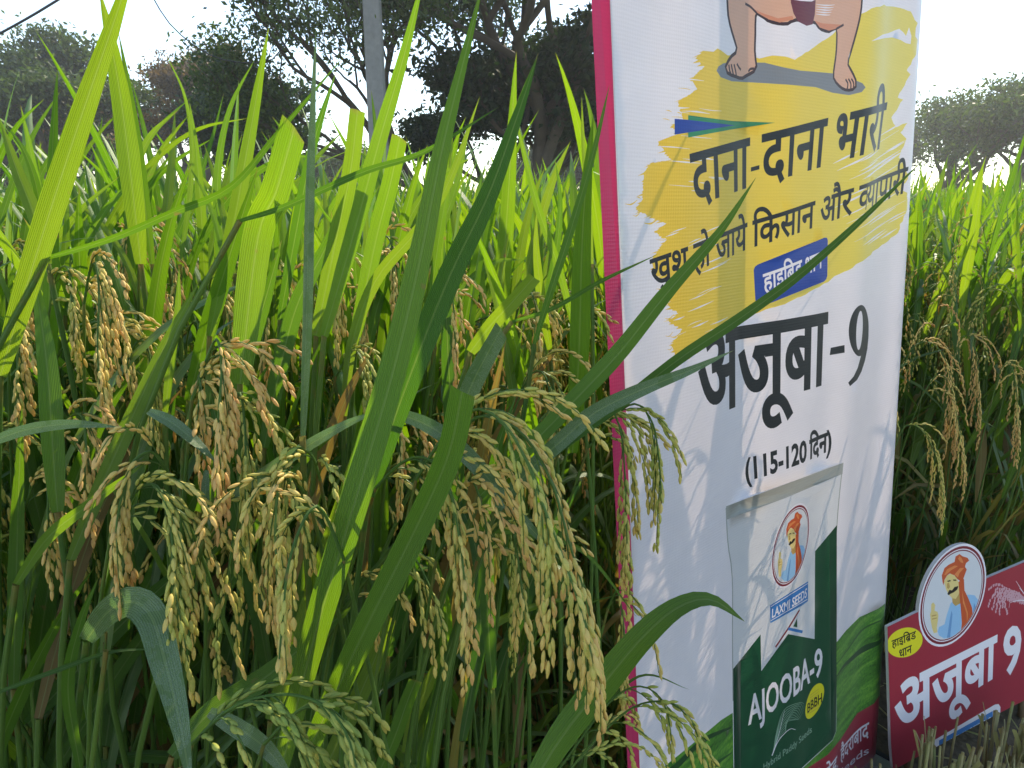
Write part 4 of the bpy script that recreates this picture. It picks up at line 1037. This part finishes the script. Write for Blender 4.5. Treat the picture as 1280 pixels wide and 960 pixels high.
# hero ears: (rachis pixel path, depth, branches, branch length m, ripeness, spread)
HP = [
    ([(520, 600), (555, 545), (590, 512), (625, 525), (655, 570), (682, 640), (705, 700), (725, 760), (742, 830)], .44, 17, .115, .52, .22),
    ([(560, 560), (600, 520), (650, 540), (688, 600), (712, 680), (730, 740), (742, 800), (750, 868)], .45, 12, .10, .72, .20),
    ([(470, 610), (500, 580), (530, 572), (558, 600), (572, 660), (580, 720), (584, 780)], .46, 10, .10, .62, .16),
    ([(545, 700), (570, 640), (588, 600), (604, 640), (612, 690)], .47, 7, .09, .7, .2),
    ([(700, 560), (728, 520), (758, 508), (776, 540), (782, 620), (784, 700)], .60, 13, .11, .45, .16),
    ([(735, 560), (768, 520), (795, 505), (816, 530), (824, 580), (827, 630)], .60, 8, .085, .4, .22),
    ([(760, 760), (772, 740), (780, 790), (782, 850)], .62, 7, .09, .5, .15),
    ([(240, 500), (262, 440), (272, 425), (277, 460), (273, 520), (270, 600)], .48, 15, .085, .80, .10),
    ([(270, 560), (288, 505), (300, 492), (306, 530), (307, 590), (306, 640)], .50, 11, .08, .35, .14),
    ([(228, 560), (242, 490), (250, 470), (248, 510), (244, 540)], .50, 8, .075, .7, .12),
    ([(210, 590), (190, 565), (165, 580), (150, 630), (144, 670)], .46, 8, .09, .75, .2),
    ([(140, 660), (175, 610), (200, 612), (214, 660), (216, 720), (210, 780)], .45, 15, .10, .45, .22),
    ([(390, 640), (370, 600), (352, 590), (345, 640), (345, 700), (352, 790)], .46, 9, .09, .6, .2),
    ([(400, 600), (390, 570), (372, 562), (362, 590), (370, 640)], .48, 9, .08, .4, .3),
    ([(300, 640), (320, 608), (336, 612), (336, 660), (330, 720)], .50, 9, .09, .7, .16),
    ([(430, 700), (404, 640), (386, 640), (362, 700), (352, 790), (348, 838)], .42, 5, .07, .5, .1),
    ([(105, 380), (112, 340), (120, 330), (124, 370), (122, 430), (124, 480)], .58, 13, .09, .65, .12),
    ([(60, 400), (70, 345), (84, 335), (92, 380), (92, 430)], .62, 10, .08, .5, .2),
    ([(10, 420), (16, 395), (22, 400), (22, 450), (20, 520)], .58, 9, .08, .7, .15),
    ([(240, 930), (290, 885), (350, 868), (402, 880), (432, 915), (446, 960)], .38, 14, .085, .22, .35),
    ([(330, 930), (380, 885), (420, 900), (436, 950), (440, 1010)], .38, 9, .08, .3, .25),
    ([(690, 990), (740, 930), (790, 885), (835, 878), (866, 905), (880, 955)], .56, 7, .10, .4, .35),
    ([(700, 960), (760, 880), (800, 858), (830, 880), (842, 940)], .57, 5, .10, .35, .3),
    ([(480, 720), (505, 690), (520, 700), (540, 740), (556, 790)], .52, 5, .08, .4, .3),
    ([(420, 760), (450, 720), (465, 730), (468, 780)], .52, 6, .07, .6, .3),
    ([(545, 420), (555, 360), (563, 350), (568, 400), (570, 440)], .66, 9, .08, .75, .12),
    ([(690, 430), (706, 390), (716, 384), (722, 420), (722, 460)], .78, 8, .08, .5, .12),
    ([(596, 700), (620, 660), (640, 662), (650, 720), (656, 780)], .50, 9, .09, .55, .2),
    ([(470, 560), (478, 520), (492, 510), (500, 550), (500, 600)], .60, 8, .08, .7, .2),
    ([(250, 700), (272, 660), (290, 668), (284, 720), (270, 770)], .50, 7, .09, .4, .3),
    ([(150, 470), (170, 430), (184, 432), (190, 480), (186, 540)], .60, 8, .08, .4, .25),
    ([(420, 470), (440, 440), (452, 450), (456, 490)], .62, 8, .07, .3, .3),
    ([(1120, 480), (1140, 436), (1162, 428), (1182, 450), (1192, 500), (1196, 560)], 1.50, 16, .15, .85, .3),
    ([(1118, 560), (1132, 532), (1150, 536), (1170, 570), (1182, 630)], 1.42, 13, .13, .55, .3),
    ([(1190, 470), (1200, 425), (1212, 420), (1222, 450), (1224, 520)], 1.55, 14, .15, .9, .2),
    ([(1240, 500), (1252, 460), (1264, 458), (1272, 500), (1274, 560)], 1.52, 13, .14, .75, .2),
    ([(1150, 500), (1170, 470), (1186, 480), (1200, 540), (1206, 600)], 1.48, 13, .14, .8, .3),
    ([(640, 420), (652, 372), (664, 366), (672, 400), (674, 440)], .72, 9, .08, .6, .2),
    ([(130, 440), (140, 400), (152, 398), (158, 430), (158, 470)], .60, 9, .08, .6, .2),
    ([(30, 640), (44, 600), (58, 600), (60, 650), (58, 700)], .55, 9, .08, .7, .2),
    ([(70, 560), (90, 520), (104, 524), (108, 560), (104, 610)], .56, 10, .08, .8, .2),
    ([(640, 520), (662, 470), (680, 468), (690, 510), (690, 560)], .66, 10, .09, .5, .2),
]
for i in range(22):      # ears of the second row, in the light
    x_, y_ = rq.uniform(0, 700), rq.uniform(285, 420); d_ = rq.uniform(.68, .98); q_ = .62 / d_; sg_ = rq.choice((-1, 1))
    HP.append(([(x_ - 18 * q_ * sg_, y_ + 40 * q_), (x_ - 10 * q_ * sg_, y_ + 8 * q_), (x_, y_), (x_ + 9 * q_ * sg_, y_ + 20 * q_), (x_ + 12 * q_ * sg_, y_ + 60 * q_), (x_ + 13 * q_ * sg_, y_ + 105 * q_)], d_, rq.randint(8, 12), .085, rq.uniform(.45, .85), rq.uniform(.12, .25)))
for k, (pts, d, nb, bl, ripe, spr) in enumerate(HP):
    P = np.array([tuple(W(x, y, d - 0.012 * i)) for i, (x, y) in enumerate(pts)])
    ra, gm = panicle_geo(random.Random(500 + k), P, True, nb, bl, ripe, spread=spr, gl=.0086, gr=.00165)
    ri = min(range(NB, NB + 5), key=lambda i: abs(HR[i][0] - P[0][0])) if k >= len(HP) - 22 else root_for(P[0]); o = ra.obj('panicle', M['stem'], HPL[ri])
    g = link('grains', gm.mesh('grains', M['grain']), o); g['kind'] = 'stuff'
    culm(P[0], P[1] - P[0], ri, .0028, .0012, .5)

# ------------------------------------------------------------------ the stand: single plants near, coarse ones farther
rnd = random.Random(77); spots = []
for i in range(-16, 46):
    for j in range(0, 25):
        a = i * 0.15 + rnd.uniform(-.045, .045); b = (0.05 if i < 0 else 0.16 if a < 1.0 else max(-.25, .16 - (a - 1.0) * .30)) + j * 0.14 + rnd.uniform(-.04, .04)
        x, y = FE0 + FED * a + FEN * b; x, y = float(x), float(y)
        d = y * math.cos(PITCH) + 0.4 * math.sin(PITCH)
        if y < 0.35 or d <= 0: continue
        px = 640 + F * x / max(d, .01)
        if px < -260 or px > 1500: continue
        spots.append((math.hypot(x, y), x, y, a, b, px))
spots.sort(); near = []; mid = []
sky_line = lambda WP: all((lambda q: True)(p) for p in WP)


def clear_view(WP):
    """keep random blades from coming closer to the lens than the traced ones"""
    for p in WP:
        q = Vector(p) - CAM; d = q.dot(FW)
        if d < 0.50 and abs(q.dot(RT)) < 0.85 * d + .05: return False
        if d < 0.05: return False
    return True


for dist, x, y, a, b, px in spots:
    behind = 700 < px < 1180 and dist > 0.7
    if dist < 0.60: continue
    edge = 1.0
    if dist < 1.45:
        if px < 760: pos = 'behind the nearest leaves'
        near.append((near_plant(random.Random(int(x * 1e4) ^ int(y * 1e4)), x, y, rnd.uniform(.97, 1.10), PLABEL if px < 760 else 'rice plant standing close behind the printed banner', 'rice plants in the near crop' if px < 760 else 'rice plants behind the banner', 12 if not behind else 11, clear_view, .6 if not behind else .97), px))
    elif dist < 3.3 and len(mid) < 290:
        if behind and dist > 2.6 and 790 < px < 1120: continue
        if hits_banner([(x + .22 * math.cos(t), y + .22 * math.sin(t), .8) for t in np.linspace(0, 6, 9)]): continue
        if any(-.75 < (Vector((x, y, .5)) - SIGN.P0).dot(SIGN.n) < .4 and -.3 < (Vector((x, y, .5)) - SIGN.P0).dot(SIGN.a) < .8 for _ in (0,)) and dist < 1.95: continue
        o = link('rice_plant', rnd.choice(MID)); o.location = (x, y, 0); o.rotation_euler = (0, 0, rnd.uniform(0, 6.28)); s = rnd.uniform(.98, 1.12); o.scale = (s, s, s)
        mid.append(o); tag(o, 'rice plant in the thick of the standing crop beyond the front rows', 'rice plant', 'rice plants in the middle of the crop')
MARKS = [(-9999, 'at the left border, under the leftmost trees'), (40, 'in line with the broad green tree'), (150, 'in line with the brownish tree'), (280, 'in line with the small dark tree'), (400, 'in line with the concrete pole'), (540, 'in line with the tall dark tree'), (690, 'beside the magenta edge of the banner'), (1130, 'to the right of the banner')]
RANK = ['nearest', 'second nearest', 'third nearest', 'fourth nearest', 'fifth nearest', 'sixth nearest', 'seventh nearest', 'eighth nearest', 'ninth nearest', 'tenth nearest', 'eleventh nearest', 'twelfth nearest', 'thirteenth nearest', 'fourteenth nearest']
cntm = {}
for root, px in near:
    mk = [m_ for lo_, m_ in MARKS if px >= lo_][-1]; c_ = cntm.get(mk, 0); cntm[mk] = c_ + 1
    if root['group'] == 'rice plants in the near crop': root['label'] = RANK[min(c_, 13)] + ' rice plant ' + mk
print('near', len(near), 'mid', len(mid), 'last', mid[-1].location if mid else None)
RMID = max(math.hypot(o.location.x, o.location.y) for o in mid)

# far crop: one patch of plants, set out again and again
mb, fm = MB(), []; rr = random.Random(9); PS = 0.85
for i in range(5):
    for j in range(5):
        coarse_plant(rr, mb, fm, rr.uniform(.98, 1.12), 7, (-PS / 2 + PS * (i + .5) / 5 + rr.uniform(-.03, .03), -PS / 2 + PS * (j + .5) / 5 + rr.uniform(-.03, .03)), True, 0.016)
npatch = mb.n
pts = []
for ix in range(-60, 80):
    for iy in range(0, 62):
        x, y = ix * PS * .98, iy * PS * .98
        if fdist(x, y) < .3 or math.hypot(x, y) < RMID + .30 or y < 1: continue
        if abs(x) > 1.0 * y + 2.5 or y > 48: continue
        pts.append((x + rr.uniform(-.05, .05), y + rr.uniform(-.05, .05), 0))
mb.add(pts, []); fieldmesh = mb.mesh('rice_field', RMATS, True, fm)
at = fieldmesh.attributes.new('is_spot', 'BOOLEAN', 'POINT'); at.data.foreach_set('value', np.array([0] * npatch + [1] * len(pts), bool))
fo = link('rice_field', fieldmesh); tag(fo, 'far part of the rice crop reaching back to the trees', 'rice crop', kind='stuff')
ng = bpy.data.node_groups.new('spread_patch', 'GeometryNodeTree')
ng.interface.new_socket('Geometry', in_out='INPUT', socket_type='NodeSocketGeometry'); ng.interface.new_socket('Geometry', in_out='OUTPUT', socket_type='NodeSocketGeometry')
gi, go = ng.nodes.new('NodeGroupInput'), ng.nodes.new('NodeGroupOutput'); na = ng.nodes.new('GeometryNodeInputNamedAttribute'); na.data_type = 'BOOLEAN'; na.inputs[0].default_value = 'is_spot'
sg = ng.nodes.new('GeometryNodeSeparateGeometry'); sg.domain = 'POINT'; ip = ng.nodes.new('GeometryNodeInstanceOnPoints')
rv = ng.nodes.new('FunctionNodeRandomValue'); rv.data_type = 'INT'; rv.inputs[4].default_value = 0; rv.inputs[5].default_value = 3
mu = ng.nodes.new('ShaderNodeMath'); mu.operation = 'MULTIPLY'; mu.inputs[1].default_value = math.pi / 2; cx = ng.nodes.new('ShaderNodeCombineXYZ')
l = ng.links; l.new(gi.outputs[0], sg.inputs[0]); l.new(na.outputs[0], sg.inputs[1]); l.new(sg.outputs[0], ip.inputs['Points']); l.new(sg.outputs[1], ip.inputs['Instance'])
l.new(rv.outputs[2], mu.inputs[0]); l.new(mu.outputs[0], cx.inputs[2]); l.new(cx.outputs[0], ip.inputs['Rotation']); l.new(ip.outputs[0], go.inputs[0])
md = fo.modifiers.new('spread', 'NODES'); md.node_group = ng

# ------------------------------------------------------------------ trees
def bark(name, c): return plain(name, c, 0.9, 0, 0.35, 9, 0.9, 0.03)


def tree_leaf(name, c0, c1, tr):
    m, nt, out = mat(name); L = nt.links; at = N(nt, 'ShaderNodeAttribute', attribute_name='tint')
    c = ramp(nt, at.outputs['Fac'], [(0, c0), (1, c1)]); d = N(nt, 'ShaderNodeBsdfDiffuse'); t = N(nt, 'ShaderNodeBsdfTranslucent'); L.new(c, d.inputs[0])
    L.new(mixc(nt, 1.0, c, tr, 'MULTIPLY'), t.inputs[0]); mx = N(nt, 'ShaderNodeMixShader', n0=.32); L.new(d.outputs[0], mx.inputs[1]); L.new(t.outputs[0], mx.inputs[2])
    g = N(nt, 'ShaderNodeBsdfGlossy'); g.inputs['Roughness'].default_value = .5; fr = N(nt, 'ShaderNodeFresnel', n0=1.25); m2 = N(nt, 'ShaderNodeMixShader'); L.new(math_(nt, 'MINIMUM', fr.outputs[0], .06), m2.inputs[0])
    L.new(mx.outputs[0], m2.inputs[1]); L.new(g.outputs[0], m2.inputs[2]); L.new(m2.outputs[0], out.inputs[0]); return m


def tree(loc, H, spread, r0, leafmat, barkmat, label, cat, seed, nleaf=40, lsz=.09, levels=5, crown0=.25, puff=.45, up=.55, lean=(0, 0), first=5, flat=1.0, group='trees beyond the rice'):
    rn = random.Random(seed); rs = np.random.RandomState(seed)
    root = empty('tree', loc); tag(root, label, cat, group); tr, lm = MB(), MB(); limbs = MB(); tips = []; segs = []
    def grow(p, d, ln, r, lev):
        n = 5; P = [p]; 
        for i in range(n):
            d = d + np.array([rn.gauss(0, .13), rn.gauss(0, .13), rn.gauss(0, .08)]); d /= np.linalg.norm(d); p = p + d * ln / n; P.append(p)
        segs.append((lev, P, r))
        if lev >= levels - 2:
            tips.extend([P[3], P[-1]])
        if lev >= levels: return
        k = rn.choice((2, 3, 3)) if lev else first
        for j in range(k):
            az = 6.28 * (j + rn.random() * .8) / k; out = np.array([math.cos(az), math.sin(az), 0]) * spread
            nd = d * rn.uniform(.35, .8) + out * rn.uniform(.5, 1.0) + np.array([0, 0, up * rn.uniform(.2, 1)]) ; nd[2] *= flat; nd /= np.linalg.norm(nd)
            grow(P[-1 - (j % 2 if lev else j % 3)], nd, ln * rn.uniform(.62, .85), r * .62, lev + 1)
    grow(np.array([0., 0, -.2]), np.array([lean[0], lean[1], 1.0]), H * crown0 + .2, r0, 0)
    tips = np.array(tips); k = (H * .96) / tips[:, 2].max()
    for lev, P, r in segs: tube(tr if lev == 0 else limbs, P, np.linspace(r, r * .68, 6) / k, 8 if lev < 2 else 5 if lev < 3 else 3, .5, False)
    puff = puff / k; lsz = lsz / k; H = H / k
    C = np.repeat(tips, nleaf, 0) + rs.normal(0, puff, (len(tips) * nleaf, 3)) * [1, 1, .45]
    km = C[:, 2] > H * crown0 * .5; C = C[km]; n = len(C)
    a = rs.normal(0, 1, (n, 3)); a /= np.linalg.norm(a, axis=1)[:, None]; b = np.cross(a, rs.normal(0, 1, (n, 3))); b /= np.linalg.norm(b, axis=1)[:, None]
    s = (lsz * rs.uniform(.5, 1.3, n))[:, None]
    V = np.stack([C - a * s, C - b * s * .45, C + a * s, C + b * s * .45], 1).reshape(-1, 3)
    tn = np.repeat(rs.rand(len(tips)), nleaf)[km]; tt = np.repeat(np.clip(.15 + .7 * tn + .18 * rs.normal(0, 1, n), 0, 1), 4)
    lm.add(V, [(4 * i, 4 * i + 1, 4 * i + 2, 4 * i + 3) for i in range(n)], tt)
    tr.obj('trunk', barkmat, root, world=False); limbs.obj('limbs', barkmat, root, world=False); lm.obj('crown', leafmat, root, smooth=False, world=False)
    root.scale = (k, k, k)
    return root


B1 = bark('tree_bark', (0.10, 0.075, 0.055))
G1 = tree_leaf('foliage_green', (0.03, 0.055, 0.02), (0.12, 0.16, 0.045), (1.2, 1.5, .5))
G2 = tree_leaf('foliage_brown', (0.09, 0.06, 0.032), (0.24, 0.16, 0.075), (1.2, 1.1, .6))
G3 = tree_leaf('foliage_dark', (0.016, 0.035, 0.014), (0.045, 0.075, 0.028), (1.2, 1.5, .5))


def gp(px, d):     # ground position under a pixel column at a distance
    return (float((px - 640) / F * d * .91), d, 0)


def tree_at(px, d, ytop, **k):
    """a tree whose crown top reaches photo row ytop"""
    x, y, z = gp(px, d); H = CAM.z + y * math.tan(math.atan((480 - ytop) / F) - PITCH); return tree((x, y, 0), H, **k)


tree_at(70, 30, 26, spread=.95, r0=.34, leafmat=G1, barkmat=B1, label='broad green tree at the left behind the rice', cat='tree', seed=5, nleaf=60, lsz=.12, puff=.42, crown0=.20)
tree_at(205, 29, 34, spread=.8, r0=.34, leafmat=G2, barkmat=B1, label='brownish thin-leaved tree with forking limbs right of the broad green one', cat='tree', seed=8, nleaf=30, lsz=.09, puff=.26, crown0=.22)
tree_at(-30, 34, 86, spread=1.1, r0=.3, leafmat=G2, barkmat=B1, label='low brownish tree at the left edge of the picture', cat='tree', seed=12, nleaf=50, lsz=.13, puff=.5, crown0=.15)
tree_at(318, 22, 92, spread=.45, r0=.12, leafmat=G3, barkmat=B1, label='small dark tree right of the brownish tree', cat='tree', seed=15, nleaf=50, lsz=.12, puff=.30, levels=4, crown0=.2)
tree_at(672, 17, -330, spread=.85, r0=.24, leafmat=G3, barkmat=B1, label='tall dense dark tree just left of the banner top', cat='tree', seed=21, nleaf=100, lsz=.10, puff=.46, crown0=.14, first=6, up=.35)
tree_at(640, 19, 10, spread=.8, r0=.18, leafmat=G3, barkmat=B1, label='dark leafy tree close beside the tallest one', cat='tree', seed=23, nleaf=56, lsz=.10, puff=.32, crown0=.10, up=.35)
tree_at(578, 16, -150, spread=.36, r0=.13, leafmat=G1, barkmat=B1, label='open feathery tree with a slanting trunk right of the concrete pole', cat='tree', seed=35, nleaf=34, lsz=.06, puff=.28, crown0=.50, lean=(-.16, 0), up=.25)
tree_at(1215, 30, 82, spread=.8, r0=.22, leafmat=G1, barkmat=B1, label='pale hazy tree right of the banner', cat='tree', seed=41, nleaf=16, lsz=.09, puff=.4, crown0=.15)
tree_at(1320, 26, 90, spread=.9, r0=.22, leafmat=G1, barkmat=B1, label='green tree at the right edge of the picture', cat='tree', seed=44, nleaf=24, lsz=.09, puff=.36, crown0=.15)
for k, (px, d, yt) in enumerate([(-160, 42, 120), (130, 44, 120), (420, 40, 190), (700, 40, 170), (860, 42, 150), (1120, 44, 150), (1420, 38, 120)]):
    tree_at(px, d, yt, spread=1.1, r0=.25, leafmat=(G1, G3)[k % 2], barkmat=B1, label=['far low tree at the left edge of the field', 'far tree seen through the brownish tree', 'low far scrub tree below the concrete pole', 'far low tree under the dense dark tree', 'far tree hidden mostly by the banner', 'far tree at the right edge of the banner', 'far tree beyond the right edge'][k], cat='tree', seed=60 + k, nleaf=50, lsz=.15, puff=.9, levels=4, crown0=.12, group='far trees at the end of the field')

# ------------------------------------------------------------------ concrete pole and wires
def pole():
    x, y, _ = gp(467, 11.5); root = empty('utility_pole', (x, y, 0)); tag(root, 'grey concrete utility pole rising behind the rice', 'utility pole')
    c = plain('weathered_concrete', (0.26, 0.25, 0.24), .9, 0, .25, 14, .5, .004)
    mb = MB(); n = 9
    for i in range(n): pass
    H = 8.6; w0, w1 = .15, .105
    V = [(sx * w, sy * w * .85, z) for z, w in ((-.3, w0), (H, w1)) for sx, sy in ((-1, -.8), (-.85, -1), (.85, -1), (1, -.8), (1, .8), (.85, 1), (-.85, 1), (-1, .8))]
    mb.add(V, [(i, (i + 1) % 8, 8 + (i + 1) % 8, 8 + i) for i in range(8)] + [tuple(range(8))[::-1], tuple(range(8, 16))]); mb.obj('post', c, root, False, False)
    st = plain('galvanised_steel', (.35, .36, .37), .5, .7); mb = MB(); box(mb, (0, 0, 7.9), 1.5, .07, .07); mb.obj('cross_arm', st, root, False, False)
    gl = plain('brown_ceramic', (.12, .05, .03), .25)
    for xx in (-.65, 0.3, .65):
        mb = MB(); tube(mb, [(xx, 0, 7.93), (xx, 0, 7.98), (xx, 0, 8.02), (xx, 0, 8.06)], [.03, .05, .035, .045], 10); mb.obj('insulator', gl, root, True, False)
    return Vector((x, y, 8.05))


pt = pole(); wire = plain('black_cable', (.03, .03, .035), .6)
def cable(P, r, label, cat='cable'):
    mb = MB(); tube(mb, spline([tuple(p) for p in P], 40), r, 5); o = mb.obj('overhead_cable', wire); tag(o, label, cat)


cable([W(-60, 72, 9), W(0, 42, 9), W(72, 0, 9), W(140, -50, 9.5), pt + Vector((-.65, 0, 0))], .016, 'dark overhead cable crossing the top left corner of the sky')
cable([pt + Vector((.3, 0, 0)), W(180, -60, 11), W(194, 0, 11), W(222, 40, 11), W(270, 72, 11), W(325, 78, 11), W(352, 62, 11), W(380, 0, 11), W(395, -80, 11)], .010, 'thin loose cable sagging in a curve over the brown tree')

# ------------------------------------------------------------------ cut stubble by the board
SM = []
for k in range(5):
    rn = random.Random(700 + k); L_ = []
    for i in range(26):
        az = rn.uniform(0, 6.28); rr_ = rn.uniform(0, .045); h = rn.uniform(.15, .24) * (1.12 if k == 0 else .9); ln = rn.uniform(.02, .14); p = np.array([rr_ * math.cos(az), rr_ * math.sin(az), -.01]); d = np.array([math.cos(az) * ln, math.sin(az) * ln, 1])
        mb = MB(); P = [p, p + d * h * .5 + np.array([rn.gauss(0, .003), rn.gauss(0, .003), 0]), p + d * h]; r = rn.uniform(.0022, .0036)
        tube(mb, P, [r, r, r * .95], 6, rn.random(), True); L_.append(mb.mesh('cut_stalk', M['straw']))
        if i % 3 == 0:
            mb = MB(); Q = [p + d * h * .3, p + d * h * .7 + np.array([.01 * math.cos(az), .01 * math.sin(az), 0]), p + d * h * rn.uniform(.9, 1.15) + np.array([.03 * math.cos(az), .03 * math.sin(az), rn.uniform(-.03, 0)])]
            blade(mb, spline(Q, 7), rn.uniform(.006, .010), (math.cos(az), math.sin(az), .2), rn.random(), True, .4, 1.0, across=3); L_.append(mb.mesh('sheath', M['straw']))
    SM.append(L_)
rn = random.Random(31)
ST = [(W(1264, 918, 1.41), 0, 'tall cut stubble clump in front of the right half of the small board'), (W(1185, 965, 1.33), 0, 'cut stubble clump in front of the middle of the small board'),
      (W(1135, 975, 1.31), 1, 'short stubble clump at the left foot of the small board'), (W(1228, 1025, 1.27), 2, 'stubble clump nearest the camera at the bottom right'), (W(1312, 915, 1.40), 3, 'stubble clump at the right edge of the picture'),
      (W(1105, 1010, 1.26), 4, 'low stubble clump beside the foot of the banner'), (W(1165, 1010, 1.25), 3, 'low stubble clump between the banner foot and the nearest clump'), (W(1285, 985, 1.30), 1, 'leaning stubble clump at the bottom right corner')]
for p, k, lb in ST:
    root = empty('rice_stubble', (p.x, p.y, 0), rn.uniform(0, 6.28)); s_ = rn.uniform(.85, 1.1); root.scale = (s_, s_, s_); tag(root, lb, 'stubble', 'cut stubble clumps')
    for m_ in SM[k]: link('sheath' if m_.name.startswith('sheath') else 'cut_stalk', m_, root)
# loose straw on the ground
mb = MB()
for i in range(700):
    x, y = rn.uniform(.3, 2.6), rn.uniform(.3, 2.4)
    if fdist(x, y) > .25: continue
    a = rn.uniform(0, 6.28); l_ = rn.uniform(.04, .16); z = rn.uniform(.004, .02); b_ = rn.uniform(-.02, .02)
    blade(mb, spline([(x, y, z), (x + math.cos(a) * l_ * .5 + b_, y + math.sin(a) * l_ * .5, z + rn.uniform(0, .012)), (x + math.cos(a) * l_, y + math.sin(a) * l_, z)], 5), rn.uniform(.003, .007), (0, 0, 1), rn.random(), True, .3, .5, across=3)
tag(mb.obj('straw_litter', M['straw']), 'loose dry straw scattered over the soil of the cut strip', 'straw', kind='stuff')

# ------------------------------------------------------------------ thin morning haze
m, nt, out = mat('thin_haze'); pv = N(nt, 'ShaderNodeVolumePrincipled'); pv.inputs['Color'].default_value = (.93, .96, 1, 1); pv.inputs['Density'].default_value = 0.0022; pv.inputs['Anisotropy'].default_value = 0.45
nt.links.new(pv.outputs[0], out.inputs['Volume'])
mb = MB(); box(mb, (0, 20, 10), 170, 130, 22.0); hz = mb.obj('haze', m, smooth=False); tag(hz, 'thin pale morning haze over the whole field', 'haze', kind='stuff')
